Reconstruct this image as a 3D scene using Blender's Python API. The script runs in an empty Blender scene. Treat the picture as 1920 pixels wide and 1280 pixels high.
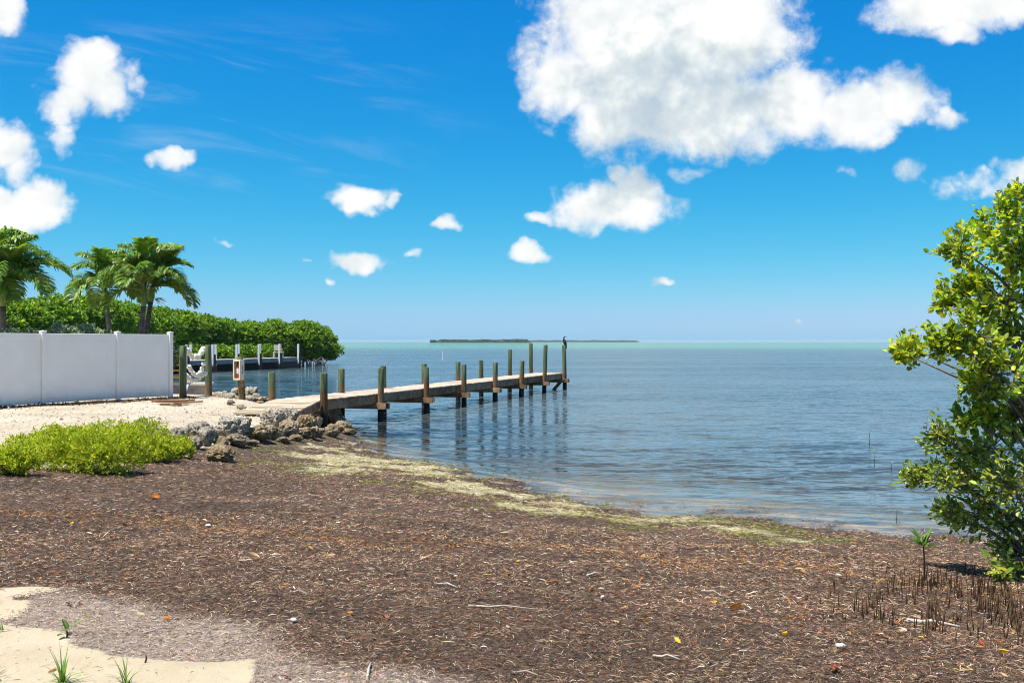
import bpy, math, random
import numpy as np
from mathutils import Vector, Matrix, Euler

random.seed(7)
RNG = np.random.default_rng(7)
scene = bpy.context.scene
COL = scene.collection

# ------------------------------------------------------------------ camera
EYE = 2.4                      # metres above the water (water surface is z = 0)
FOC = 1867.0                   # focal length in pixels of the 1920 px wide photograph
cam_d = bpy.data.cameras.new('camera')
cam_d.sensor_width = 36.0
cam_d.lens = 36.0 * FOC / 1920.0
cam_d.clip_start = 0.1
cam_d.clip_end = 60000.0
cam = bpy.data.objects.new('camera', cam_d)
cam.location = (0, 0, EYE)
cam.rotation_euler = (math.radians(90), 0, 0)
COL.objects.link(cam)
scene.camera = cam

# ------------------------------------------------------------------ light, sky, exposure
SUN_EL, SUN_AZ = math.radians(69), math.radians(-122)     # azimuth from +Y towards +X
SUN_DIR = Vector((math.sin(SUN_AZ) * math.cos(SUN_EL), math.cos(SUN_AZ) * math.cos(SUN_EL), math.sin(SUN_EL)))
sun_d = bpy.data.lights.new('sun', 'SUN')
sun_d.energy = 5.0
sun_d.angle = math.radians(0.53)
sun_d.color = (1.0, 0.965, 0.91)
sun = bpy.data.objects.new('sun', sun_d)
sun.rotation_euler = (-SUN_DIR).to_track_quat('-Z', 'Y').to_euler()
sun.location = (0, 0, 30)
COL.objects.link(sun)

scene.view_settings.view_transform = 'Standard'
scene.view_settings.look = 'None'
scene.view_settings.exposure = 0.70
scene.view_settings.gamma = 1.0
scene.view_settings.use_curve_mapping = False
scene.render.engine = 'CYCLES'
scene.cycles.use_denoising = True
scene.cycles.filter_width = 1.05
scene.cycles.use_adaptive_sampling = True
scene.cycles.adaptive_threshold = 0.02
scene.cycles.max_bounces = 7
scene.cycles.diffuse_bounces = 3
scene.cycles.glossy_bounces = 3
scene.cycles.transparent_max_bounces = 12
scene.cycles.caustics_reflective = False
scene.cycles.caustics_refractive = False
scene.cycles.sample_clamp_indirect = 6.0


class NT:
    """Small helper to chain shader nodes."""
    def __init__(s, tree):
        s.t = tree
    def n(s, typ, **kw):
        nd = s.t.nodes.new(typ)
        for k, v in kw.items():
            setattr(nd, k, v)
        return nd
    def put(s, sock, v):
        if isinstance(v, bpy.types.NodeSocket):
            s.t.links.new(v, sock)
        elif v is not None:
            if sock.type == 'RGBA' and len(v) == 3:
                v = (*v, 1)
            sock.default_value = v
    def m(s, op, a, b=None, c=None, clamp=False):
        nd = s.n('ShaderNodeMath', operation=op, use_clamp=clamp)
        for i, v in enumerate((a, b, c)):
            s.put(nd.inputs[i], v)
        return nd.outputs[0]
    def vm(s, op, a, b=None, out=0):
        nd = s.n('ShaderNodeVectorMath', operation=op)
        s.put(nd.inputs[0], a)
        if op == 'SCALE':
            s.put(nd.inputs['Scale'], b)
        else:
            s.put(nd.inputs[1], b)
        return nd.outputs[out]
    def xyz(s, x, y, z):
        nd = s.n('ShaderNodeCombineXYZ')
        for i, v in enumerate((x, y, z)):
            s.put(nd.inputs[i], v)
        return nd.outputs[0]
    def sep(s, v):
        nd = s.n('ShaderNodeSeparateXYZ')
        s.put(nd.inputs[0], v)
        return nd.outputs
    def sep_rgb(s, v):
        nd = s.n('ShaderNodeSeparateColor')
        s.put(nd.inputs[0], v)
        return nd.outputs
    def noise(s, vec, scale, detail=4, rough=0.5, dist=0.0, col=False, dim='3D'):
        nd = s.n('ShaderNodeTexNoise', noise_dimensions=dim)
        s.put(nd.inputs['Vector'], vec)
        s.put(nd.inputs['Scale'], scale)
        s.put(nd.inputs['Detail'], detail)
        s.put(nd.inputs['Roughness'], rough)
        s.put(nd.inputs['Distortion'], dist)
        return nd.outputs['Color' if col else 'Fac']
    def voro(s, vec, scale, feature='F1', out='Distance', rand=1.0):
        nd = s.n('ShaderNodeTexVoronoi', feature=feature)
        s.put(nd.inputs['Vector'], vec)
        s.put(nd.inputs['Scale'], scale)
        s.put(nd.inputs['Randomness'], rand)
        return nd.outputs[out]
    def step(s, v, lo, hi, a=0.0, b=1.0, smooth=True):
        nd = s.n('ShaderNodeMapRange', interpolation_type='SMOOTHSTEP' if smooth else 'LINEAR')
        s.put(nd.inputs[0], v)
        for i, q in enumerate((lo, hi, a, b)):
            s.put(nd.inputs[i + 1], q)
        return nd.outputs[0]
    def mix(s, f, a, b, mode='MIX'):
        nd = s.n('ShaderNodeMix', data_type='RGBA', blend_type=mode)
        s.put(nd.inputs[0], f)
        s.put(nd.inputs[6], a)
        s.put(nd.inputs[7], b)
        return nd.outputs[2]
    def ramp(s, v, stops, interp='LINEAR'):
        nd = s.n('ShaderNodeValToRGB')
        cr = nd.color_ramp
        cr.interpolation = interp
        while len(cr.elements) < len(stops):
            cr.elements.new(0.5)
        for e, (p, c) in zip(cr.elements, stops):
            e.position = p
            e.color = (*c, 1)
        s.put(nd.inputs[0], v)
        return nd.outputs[0]
    def bump(s, h, strength=0.5, dist=0.02, normal=None):
        nd = s.n('ShaderNodeBump')
        s.put(nd.inputs['Strength'], strength)
        s.put(nd.inputs['Distance'], dist)
        s.put(nd.inputs['Height'], h)
        if normal is not None:
            s.put(nd.inputs['Normal'], normal)
        return nd.outputs[0]
    def attr(s, name, out='Color'):
        nd = s.n('ShaderNodeAttribute', attribute_name=name)
        return nd.outputs[out]


# clouds as seen above the bay: (x, y, half width, half height, weight), each in photo pixels = tangent of the bearing
CLOUDS = [
    (1215, 80, 205, 190, 1), (1060, 150, 80, 75, 1), (1165, 215, 105, 72, 1), (1340, 55, 155, 120, 1), (1320, 205, 170, 95, 1),
    (1490, 195, 105, 80, 1), (1590, 210, 110, 62, 1), (1685, 185, 75, 62, .9), (1780, 225, 45, 28, .6),
    (1150, 387, 112, 46, 1), (1190, 358, 60, 38, .85), (1160, 330, 30, 20, .6), (1010, 405, 32, 17, .8), (1290, 325, 45, 20, .52),
    (680, 372, 60, 25, .95), (735, 378, 28, 12, .6), (835, 418, 40, 16, .75), (668, 488, 62, 22, .85), (988, 473, 44, 19, .85),
    (1243, 522, 30, 10, .62), (318, 298, 46, 24, .8), (773, 480, 22, 11, .55), (575, 490, 16, 9, .52), (427, 453, 24, 10, .52),
    (618, 532, 14, 10, .5), (1493, 603, 12, 8, .5),
    (165, 140, 75, 60, .95), (185, 105, 48, 36, .9), (130, 185, 55, 55, .85), (205, 165, 55, 60, .85), (118, 255, 36, 42, .66), (252, 160, 30, 28, .55),
    (5, 275, 55, 48, .95), (30, 315, 45, 45, .75), (60, 385, 80, 45, 1), (-20, 390, 85, 52, 1),
    (5, 22, 46, 42, .9), (1785, 12, 150, 48, 1), (1795, 58, 60, 30, .9), (1900, 0, 90, 50, .95),
    (1700, 325, 42, 32, .46), (1582, 328, 32, 15, .50), (1845, 350, 95, 32, .55), (1915, 325, 60, 34, .58),
]

world = bpy.data.worlds.new('World')
scene.world = world
world.use_nodes = True
wt = world.node_tree
wt.nodes.clear()
W = NT(wt)

def make_field(name, items, soften):
    """Node group: how far inside a cloud a bearing lies."""
    g = bpy.data.node_groups.new(name, 'ShaderNodeTree')
    g.interface.new_socket('P', in_out='INPUT', socket_type='NodeSocketVector')
    g.interface.new_socket('F', in_out='OUTPUT', socket_type='NodeSocketFloat')
    G = NT(g)
    gi, go = G.n('NodeGroupInput'), G.n('NodeGroupOutput')
    best = None
    for cx, cy, rx, ry, w in items:
        sx, sy = FOC / (rx * soften), FOC / (ry * soften)
        nd = G.n('ShaderNodeVectorMath', operation='MULTIPLY_ADD')
        G.put(nd.inputs[0], gi.outputs[0])
        nd.inputs[1].default_value = (sx, sy, 0)
        nd.inputs[2].default_value = (-(cx - 960) / FOC * sx, -(640 - cy) / FOC * sy, 0)
        e = G.m('MULTIPLY_ADD', G.vm('DOT_PRODUCT', nd.outputs[0], nd.outputs[0], out=1), -0.62, 0.62 * w)
        best = e if best is None else G.m('MAXIMUM', best, e)
    best = G.m('MAXIMUM', best, -1.0)
    g.links.new(best, go.inputs[0])
    return g


tc = W.n('ShaderNodeTexCoord')
d = tc.outputs['Generated']
dx, dy, dz = W.sep(d)
front = W.step(dy, 0.12, 0.35)
iy = W.m('DIVIDE', 1.0, W.m('MAXIMUM', dy, 0.12))
u = W.m('MULTIPLY', dx, iy)
v = W.m('MULTIPLY', dz, iy)
P0 = W.xyz(u, v, 0)
inside = W.m('MULTIPLY', front, W.m('MULTIPLY', W.step(W.m('ABSOLUTE', u), 0.62, 0.72, 1, 0), W.step(v, 0.40, 0.50, 1, 0)))
# the rest of the sky, out of the frame: unseen cumulus, made denser to whiten the fill light
dome = W.vm('SCALE', W.xyz(dx, dy, 0), W.m('DIVIDE', 1.0, W.m('MAXIMUM', W.m('ADD', dz, 0.12), 0.05)))
rest = W.m('MINIMUM', W.m('MULTIPLY_ADD', W.noise(dome, 1.6, 3, 0.5), 3.4, -1.85), 0.6)
rest = W.m('MULTIPLY', rest, W.m('SUBTRACT', 1.0, inside))


def field(p, g):
    nd = W.n('ShaderNodeGroup')
    nd.node_tree = g
    W.put(nd.inputs[0], p)
    return W.m('ADD', W.m('MULTIPLY', nd.outputs[0], inside), rest)


lump = W.noise(P0, 13.0, 2, 0.5)
det = W.noise(P0, 27.0, 8, 0.63, 0.2)
nz = W.m('ADD', W.m('MULTIPLY', W.m('SUBTRACT', lump, 0.5), 0.6), W.m('MULTIPLY', W.m('SUBTRACT', det, 0.5), 1.9))
Pw = W.vm('ADD', P0, W.vm('SCALE', W.vm('SUBTRACT', W.noise(P0, 34.0, 2, 0.5, 0, True), (0.5, 0.5, 0.5)), 0.030))
f1 = field(Pw, make_field('cloud_field', CLOUDS, 1.2))
dens = W.m('MULTIPLY_ADD', f1, 1.5, W.m('MULTIPLY', nz, W.step(f1, 0.22, 0.50, 1.0, 0.35)))
alpha = W.step(dens, -0.05, 0.78)
PL = W.vm('ADD', P0, (-0.010, 0.066, 0))
f2 = field(PL, make_field('cloud_mass', [c for c in CLOUDS if c[2] > 60], 1.0))
det2 = W.noise(PL, 27.0, 3, 0.56, 0.2)
cover = W.m('ADD', f2, W.m('MULTIPLY', W.m('SUBTRACT', det2, 0.5), 2.0))
emb = W.m('SUBTRACT', W.noise(P0, 15.0, 4, 0.5), W.noise(W.vm('ADD', P0, (-0.008, 0.016, 0)), 15.0, 4, 0.5))
lit = W.m('SUBTRACT', 1.0, W.m('MULTIPLY', W.step(cover, 0.0, 0.75), 0.40))
lit = W.m('ADD', lit, W.m('MULTIPLY', emb, 0.95))
lit = W.m('MINIMUM', W.m('MAXIMUM', lit, 0.5), 1.05)
cloud_col = W.ramp(lit, [(0.5, (0.52, 0.62, 0.70)), (0.78, (0.74, 0.81, 0.83)), (1.0, (0.96, 0.965, 0.96))])
# thin high cirrus streaks
PC = W.vm('MULTIPLY', W.xyz(W.m('ADD', u, W.m('MULTIPLY', v, 0.9)), W.m('ADD', v, W.m('MULTIPLY', u, 0.16)), 0), (3.0, 17.0, 1))
cir = W.m('MULTIPLY', W.step(W.noise(PC, 1.6, 6, 0.62, 0.6), 0.50, 0.78), W.step(u, 0.02, -0.25))
cir = W.m('MULTIPLY', cir, W.m('MULTIPLY', W.step(v, 0.12, 0.20), W.step(v, 0.34, 0.27)))
alpha = W.m('MAXIMUM', alpha, W.m('MULTIPLY', cir, 0.22))
alpha = W.m('MULTIPLY', alpha, W.step(dz, 0.006, 0.03))

sky = W.n('ShaderNodeTexSky', sky_type='NISHITA', sun_disc=False, sun_elevation=SUN_EL, sun_rotation=SUN_AZ % (2 * math.pi),
          altitude=0.0, air_density=1.0, dust_density=0.35, ozone_density=1.0)
sr, sg, sb = W.sep_rgb(W.vm('SCALE', sky.outputs[0], 0.105))
grade = lambda c, ref, ex, top: W.m('MINIMUM', W.m('MULTIPLY', W.m('POWER', W.m('DIVIDE', c, ref), ex), top), 0.75)
cc = W.n('ShaderNodeCombineColor')        # deep tropical blue overhead, pale at the horizon
W.put(cc.inputs[0], grade(sr, 0.62, 2.9, 0.182))
W.put(cc.inputs[1], grade(W.m('MAXIMUM', sg, sr), 0.62, 1.05, 0.352))
W.put(cc.inputs[2], grade(W.m('MULTIPLY_ADD', sr, 0.6, sb), 0.9, 0.4, 0.528))
sky_c = cc.outputs[0]
bg1, bg2 = W.n('ShaderNodeBackground'), W.n('ShaderNodeBackground')
W.put(bg1.inputs[0], sky_c)
bg1.inputs[1].default_value = 1.0
W.put(bg2.inputs[0], cloud_col)
bg2.inputs[1].default_value = 0.645
mx = W.n('ShaderNodeMixShader')
W.put(mx.inputs[0], alpha)
wt.links.new(bg1.outputs[0], mx.inputs[1])
wt.links.new(bg2.outputs[0], mx.inputs[2])
wo = W.n('ShaderNodeOutputWorld')
wt.links.new(mx.outputs[0], wo.inputs[0])
world.cycles.sampling_method = 'MANUAL'
world.cycles.sample_map_resolution = 256


# ------------------------------------------------------------------ helpers
def px(x, y, D):
    """World point on the bearing of photo pixel (x, y) at distance D in front of the camera."""
    return Vector(((x - 960) / FOC * D, D, EYE - (y - 640) / FOC * D))


def fade(t):
    return t * t * t * (t * (t * 6 - 15) + 10)


def _hash(ix, iy, iz, seed):
    h = (ix.astype(np.int64) * 374761393 + iy.astype(np.int64) * 668265263 + iz.astype(np.int64) * 2147483647 + seed * 144665) & 0xFFFFFFFF
    h = ((h ^ (h >> 13)) * 1274126177) & 0xFFFFFFFF
    h = ((h ^ (h >> 16)) * 2246822519) & 0xFFFFFFFF
    return ((h ^ (h >> 15)) & 0xFFFFFF) / float(0xFFFFFF)


def vnoise(p, seed=0):
    """Value noise in [0,1] at points p (n,3)."""
    i = np.floor(p).astype(np.int64)
    f = fade(p - i)
    r = 0
    for a in (0, 1):
        wx = f[:, 0] if a else 1 - f[:, 0]
        for b in (0, 1):
            wy = f[:, 1] if b else 1 - f[:, 1]
            for c in (0, 1):
                wz = f[:, 2] if c else 1 - f[:, 2]
                r = r + wx * wy * wz * _hash(i[:, 0] + a, i[:, 1] + b, i[:, 2] + c, seed)
    return r


def fbm(p, octaves=4, seed=0, gain=0.5):
    s, a, t = 0, 1.0, 0
    for k in range(octaves):
        s = s + a * vnoise(p * 2.0 ** k, seed + k)
        t += a
        a *= gain
    return s / t


def p3(x, y, z=0.0):
    x = np.asarray(x, float)
    return np.stack([x, np.broadcast_to(y, x.shape), np.broadcast_to(z, x.shape)], -1)


def mesh_np(name, V, F, colors=None, smooth=False):
    """Mesh from arrays; F is (n,k) with one polygon size, or a list of such arrays."""
    me = bpy.data.meshes.new(name)
    Fs = F if isinstance(F, list) else [F]
    Fs = [np.asarray(f, np.int32) for f in Fs if len(f)]
    loops = np.concatenate([f.ravel() for f in Fs])
    tot = np.concatenate([np.full(len(f), f.shape[1], np.int32) for f in Fs])
    start = np.concatenate([[0], np.cumsum(tot)[:-1]]).astype(np.int32)
    V = np.asarray(V, np.float32)
    me.vertices.add(len(V))
    me.vertices.foreach_set('co', V.ravel())
    me.loops.add(len(loops))
    me.loops.foreach_set('vertex_index', loops)
    me.polygons.add(len(tot))
    me.polygons.foreach_set('loop_start', start)
    me.polygons.foreach_set('loop_total', tot)
    me.polygons.foreach_set('use_smooth', np.full(len(tot), smooth, bool))
    if colors is not None:
        for key, c in (colors if isinstance(colors, dict) else {'Col': colors}).items():
            c = np.asarray(c, np.float32)
            at = me.color_attributes.new(key, 'FLOAT_COLOR', 'POINT')
            full = np.ones((len(V), 4), np.float32)
            full[:, :c.shape[1]] = c
            at.data.foreach_set('color', full.ravel())
    me.update()
    me.validate()
    return me


def obj(name, data, mat=None, parent=None, loc=None, rot=None):
    o = bpy.data.objects.new(name, data)
    if mat is not None and data is not None and not data.materials:
        data.materials.append(mat)
    COL.objects.link(o)
    o.parent = parent
    if loc is not None:
        o.location = loc
    if rot is not None:
        o.rotation_euler = rot
    return o


def tag(o, label=None, cat=None, group=None, kind=None):
    if label:
        o['label'] = label
    if cat:
        o['category'] = cat
    if group:
        o['group'] = group
    if kind:
        o['kind'] = kind
    return o


def empty(name, loc, label, cat, group=None, rz=0.0):
    o = bpy.data.objects.new(name, None)
    o.empty_display_size = 0.2
    o.location = loc
    o.rotation_euler = (0, 0, rz)
    COL.objects.link(o)
    return tag(o, label, cat, group)


class MB:
    """Collects simple shapes into one mesh."""
    def __init__(s):
        s.v, s.f = [], []
    def add(s, V, F):
        b = len(s.v)
        s.v += [tuple(q) for q in V]
        s.f += [tuple(i + b for i in q) for q in F]
        return s
    def box(s, c, size, M=None, bev=0.0):
        """Box with chamfered long edges when bev > 0."""
        hx, hy, hz = size[0] / 2, size[1] / 2, size[2] / 2
        c = Vector(c)
        if bev <= 0:
            V = [Vector((sx * hx, sy * hy, sz * hz)) for sz in (-1, 1) for sx, sy in ((-1, -1), (1, -1), (1, 1), (-1, 1))]
            F = [(3, 2, 1, 0), (4, 5, 6, 7)] + [(i, (i + 1) % 4, (i + 1) % 4 + 4, i + 4) for i in range(4)]
        else:
            b = bev
            ring = lambda z, k: [Vector((x, y, z)) for x, y in
                                 ((-hx + k, -hy), (hx - k, -hy), (hx, -hy + k), (hx, hy - k), (hx - k, hy), (-hx + k, hy), (-hx, hy - k), (-hx, -hy + k))]
            def inner(z):
                return [Vector((max(-hx + b, min(hx - b, q.x)), max(-hy + b, min(hy - b, q.y)), z)) for q in ring(z, b)]
            V = inner(-hz) + ring(-hz + b, b) + ring(hz - b, b) + inner(hz)
            F = [tuple(reversed(range(8))), tuple(range(24, 32))]
            for r in range(3):
                for i in range(8):
                    j = (i + 1) % 8
                    F.append((r * 8 + i, r * 8 + j, r * 8 + 8 + j, r * 8 + 8 + i))
        if M is not None:
            V = [M @ q for q in V]
        return s.add([q + c for q in V], F)
    def beam(s, a, b, w, h, bev=0.0, up=Vector((0, 0, 1))):
        """Rectangular bar from a to b, w across, h along 'up'."""
        a, b = Vector(a), Vector(b)
        z = (b - a).normalized()
        x = up.cross(z)
        x = x.normalized() if x.length > 1e-6 else Vector((1, 0, 0))
        y = z.cross(x)
        M = Matrix((x, y, z)).transposed()
        return s.box((a + b) / 2, (w, h, (b - a).length), M, bev)
    def tube(s, pts, radii, seg=10, cap=True):
        pts = [Vector(q) for q in pts]
        n = len(pts)
        radii = radii if hasattr(radii, '__len__') else [radii] * n
        V, F = [], []
        t0 = (pts[1] - pts[0]).normalized()
        x = t0.orthogonal().normalized()
        for i, q in enumerate(pts):
            t = (pts[min(i + 1, n - 1)] - pts[max(i - 1, 0)]).normalized()
            x = (x - t * x.dot(t)).normalized()
            y = t.cross(x)
            for k in range(seg):
                a = 2 * math.pi * k / seg
                V.append(q + (x * math.cos(a) + y * math.sin(a)) * radii[i])
        for i in range(n - 1):
            for k in range(seg):
                j = (k + 1) % seg
                F.append((i * seg + k, i * seg + j, (i + 1) * seg + j, (i + 1) * seg + k))
        if cap:
            F += [tuple(reversed(range(seg))), tuple(range((n - 1) * seg, n * seg))]
        return s.add(V, F)
    def mesh(s, name, smooth=False, angle=None):
        me = bpy.data.meshes.new(name)
        me.from_pydata(s.v, [], s.f)
        me.update()
        if smooth:
            me.polygons.foreach_set('use_smooth', np.ones(len(me.polygons), bool))
            if angle is not None:
                me.set_sharp_from_angle(angle=angle)
        return me
    def build(s, name, mat, parent=None, loc=None, rot=None, smooth=False, angle=None):
        return obj(name, s.mesh(name, smooth, angle), mat, parent, loc, rot)


def material(name):
    m = bpy.data.materials.new(name)
    m.use_nodes = True
    m.node_tree.nodes.clear()
    t = NT(m.node_tree)
    out = t.n('ShaderNodeOutputMaterial')
    return m, t, out


def principled(t, out, color, rough=0.7, spec=0.4, normal=None, metal=0.0):
    b = t.n('ShaderNodeBsdfPrincipled')
    t.put(b.inputs['Base Color'], color)
    t.put(b.inputs['Roughness'], rough)
    t.put(b.inputs['Specular IOR Level'], spec)
    t.put(b.inputs['Metallic'], metal)
    if normal is not None:
        t.put(b.inputs['Normal'], normal)
    if out is not None:
        t.t.links.new(b.outputs[0], out.inputs[0])
    return b

# ------------------------------------------------------------------ the shape of the shore
SHORE = [(-40, 48), (-22, 47), (-14, 43), (-12, 38), (-11.3, 34.6), (-9.9, 33.2), (-8.0, 31.6), (-6.8, 30.0), (-5.5, 28.1), (-4.7, 26.6), (-4.0, 25.2),
         (-3.05, 21.9), (-1.34, 19.3), (0, 16.9), (.65, 15.2), (1.37, 14.2), (1.92, 13.8), (2.49, 13.66), (3.3, 13.5), (4.04, 13.0),
         (4.87, 12.3), (5.6, 11.8), (6.8, 11.0), (8.5, 9.9), (12, 8.2), (20, 6), (40, 2)]
CTRL = [(x, y, 0.0) for x, y in SHORE] + [
    (-6.9, 24.3, .60), (-5.9, 24.1, .55), (-7.5, 27, .66), (-8.6, 29.2, .72), (-9.0, 30.6, .70), (-7.7, 29.3, .62), (-7.1, 28.3, .62), (-11.8, 25, .79), (-10.7, 27.1, .775), (-9.8, 28.4, .77),
    (-13, 30, .8), (-13.3, 35, .8), (-20, 30, .85), (-20, 40, .8), (-8, 20, .72), (-10, 18, .75), (-12, 14, .78), (-6.4, 20.3, .62), (-9, 15, .75),
    (-5.3, 17.8, .32), (-4.5, 20.5, .22), (-4.0, 23, .12), (-3.2, 18, .22), (-3.5, 15, .42), (-1.5, 13, .45), (-5.5, 14, .55), (-3, 10.5, .65),
    (0, 10, .5), (2, 9.5, .42), (3.5, 9, .35), (4.8, 8.8, .27), (3, 6, .62), (0, 6, .76), (-2, 5, .8), (-3, 7, .78), (2, 4, .78), (0, 0, .9),
    (-5, 5, .85), (6, 5, .5), (9, 6, .3), (8, 2, .7), (-10, 8, .85), (0, -10, 1.1), (-20, 0, 1.2), (20, -5, .9), (-30, 20, 1.1), (-40, 38, .9), (40, -8, .8),
    (0, 20, -.28), (3, 17, -.22), (6, 15, -.25), (-2, 23, -.22), (-3.4, 27.5, -.32), (-3, 32, -.6), (0, 30, -.6), (8, 20, -.5), (10, 30, -.8), (0, 45, -1),
    (-8, 36, -.8), (-15, 55, -1), (20, 50, -1.3), (-5, 60, -1.2), (30, 20, -1), (-40, 60, -1), (15, 12, -.35), (40, 10, -.8), (0, 90, -1.5), (40, 90, -1.6), (-60, 90, -1)]
_C = np.array(CTRL)


def _phi(r2):
    return 0.5 * r2 * np.log(r2 + 1e-9)


_A = _phi(((_C[:, None, :2] - _C[None, :, :2]) ** 2).sum(-1)) + np.eye(len(_C)) * 0.02
_P = np.hstack([np.ones((len(_C), 1)), _C[:, :2]])
_M = np.block([[_A, _P], [_P.T, np.zeros((3, 3))]])
_W = np.linalg.solve(_M, np.concatenate([_C[:, 2], np.zeros(3)]))


def ground_z(x, y, detail=True):
    x, y = np.atleast_1d(np.asarray(x, float)), np.atleast_1d(np.asarray(y, float))
    x, y = np.broadcast_arrays(x, y)
    sh = x.shape
    x, y = x.ravel(), y.ravel()
    out = np.empty(len(x))
    for s in range(0, len(x), 40000):
        xs, ys = x[s:s + 40000], y[s:s + 40000]
        r2 = (xs[:, None] - _C[None, :, 0]) ** 2 + (ys[:, None] - _C[None, :, 1]) ** 2
        out[s:s + 40000] = _phi(r2) @ _W[:len(_C)] + _W[-3] + _W[-2] * xs + _W[-1] * ys
    out = np.clip(out, -1.6, 1.3)
    far = np.clip((np.hypot(x, y - 20) - 45) / 40, 0, 1)
    land = np.clip((30 - y) / 40, -1, 1)
    out = out * (1 - far) + far * np.where(y < 30, np.clip(1.2 * land + 0.02 * -x * land, -1.6, 1.3), -1.6)
    # mud bank that carries the far mangroves
    bank = np.clip((-17.4 - 0.10 * (y - 96) - x) / 3.0, 0, 1) * np.clip((y - 86 - 0.9 * (x + 19).clip(-30, 0) * 0.9) / 4, 0, 1)
    out = np.maximum(out, np.where(bank > 0, -1.2 + 1.1 * bank, -9))
    if detail:
        q = p3(x, y)
        near = np.clip(1 - np.hypot(x, y - 12) / 30, 0, 1)
        out = out + near * (out > -0.15) * ((fbm(q * 1.3, 3, 3) - .5) * 0.13 + (fbm(q * 6.0, 3, 9) - .5) * 0.030)
    return out.reshape(sh)


_H = {}


def gz(x, y):
    """Ground height, read off the ground mesh."""
    if not _H:
        _H['x'], _H['y'] = axis(-140, 90, 0.075, (-6.5, 7.5), 1.06), axis(-60, 150, 0.075, (4.2, 19.0), 1.045)
        X_, Y_ = np.meshgrid(_H['x'], _H['y'])
        _H['z'] = ground_z(X_, Y_)
    xs_, ys_, z_ = _H['x'], _H['y'], _H['z']
    i = min(max(int(np.searchsorted(xs_, x)) - 1, 0), len(xs_) - 2)
    j = min(max(int(np.searchsorted(ys_, y)) - 1, 0), len(ys_) - 2)
    u_ = (x - xs_[i]) / (xs_[i + 1] - xs_[i])
    v_ = (y - ys_[j]) / (ys_[j + 1] - ys_[j])
    return float((z_[j, i] * (1 - u_) + z_[j, i + 1] * u_) * (1 - v_) + (z_[j + 1, i] * (1 - u_) + z_[j + 1, i + 1] * u_) * v_)


def on_ground(x, y, z0=0.5):
    """World point where the bearing of photo pixel (x, y) meets the ground."""
    z = z0
    for _ in range(25):
        D = (EYE - z) * FOC / max(y - 640, 5)
        X = (x - 960) / FOC * D
        z = 0.5 * z + 0.5 * max(gz(X, D), 0.0)
    return Vector((X, D, gz(X, D)))


def to_px(V):
    return np.stack([960 + FOC * V[:, 0] / np.maximum(V[:, 1], .3), 640 + FOC * (EYE - V[:, 2]) / np.maximum(V[:, 1], .3)], -1)


def in_poly(P, poly):
    x, y = P[:, 0], P[:, 1]
    r = np.zeros(len(P), bool)
    n = len(poly)
    for i in range(n):
        x1, y1 = poly[i]
        x2, y2 = poly[(i + 1) % n]
        c = (y1 > y) != (y2 > y)
        with np.errstate(divide='ignore', invalid='ignore'):
            r ^= c & (x < (x2 - x1) * (y - y1) / (y2 - y1 + 1e-12) + x1)
    return r


def poly_dist(P, poly, closed=True):
    """Distance to the polyline, metres."""
    best = np.full(len(P), 1e9)
    n = len(poly)
    for i in range(n if closed else n - 1):
        a, b = np.array(poly[i], float), np.array(poly[(i + 1) % n], float)
        ab = b - a
        t = np.clip(((P - a) @ ab) / (ab @ ab + 1e-12), 0, 1)
        best = np.minimum(best, np.hypot(*(P - (a + t[:, None] * ab)).T))
    return best


def world_poly(pts, z):
    """Outline read off the photograph, as metres on the ground at height z."""
    return [((x - 960) / FOC * ((EYE - z) * FOC / (y - 640)), (EYE - z) * FOC / (y - 640)) for x, y in pts]


def soft(P, poly, w):
    dd = poly_dist(P, poly)
    return np.clip(0.5 + np.where(in_poly(P, poly), dd, -dd) / w, 0, 1)


SAND_A = world_poly([(-500, 1108), (0, 1104), (55, 1097), (105, 1096), (137, 1103), (95, 1111), (35, 1119), (30, 1127), (72, 1124), (60, 1142), (36, 1168), (0, 1176), (-500, 1180)], .79)
SAND_B = world_poly([(-600, 1182), (0, 1182), (60, 1188), (125, 1194), (160, 1214), (250, 1231), (330, 1240), (400, 1249), (482, 1243), (474, 1262), (460, 1290), (440, 1500), (-600, 1500)], .8)
BLEACH = world_poly([(-40, 1150), (140, 1100), (230, 1116), (300, 1142), (400, 1158), (480, 1165), (510, 1185), (540, 1225), (600, 1256), (760, 1274), (880, 1285), (1000, 1330), (900, 1600), (-400, 1600)], .8)
PAD = [(-60, 12.2), (-7.6, 12.9), (-6.3, 14.2), (-5.75, 16.4), (-5.75, 18.5), (-5.3, 20.5), (-4.9, 23.0), (-4.4, 25.6), (-6, 30), (-10, 36), (-20, 60), (-60, 60)]
BAND = [(-3.5, 25.5), (-4.6, 22), (-4.3, 18.5), (-3.4, 16.4), (-2.55, 15.3), (-1.9, 14.8), (-.95, 14.0), (.1, 12.7), (1.2, 11.9), (2.2, 11.3), (2.9, 11.1), (3.4, 11.7), (2.2, 13.4), (1.4, 14.6), (0, 17.3), (-1.3, 20), (-3, 22.5)]


def zones(x, y, z):
    """Cover of the ground: wrack (brown seagrass), bleached wrack, algae band, sand pad."""
    q = p3(x, y)
    P = np.stack([x, y], -1)
    wob = np.stack([fbm(q * 2.2, 4, 21) - .5, fbm(q * 2.2, 4, 22) - .5], -1)
    Pn = P + wob * 0.35
    Pp = P + wob * 0.16
    sand = np.maximum(soft(Pp, SAND_A, .10), soft(Pp, SAND_B, .10))
    pad = soft(P + wob * 0.8, PAD, .35)
    bleach = soft(Pn, BLEACH, .35)
    band = soft(P + wob * 1.8, BAND, 2.0)
    band = band * np.clip((fbm(p3(x * 1.5, y * 1.9), 5, 63, .62) - .43) / .08, .04, 1)
    return sand, pad, bleach, band


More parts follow.
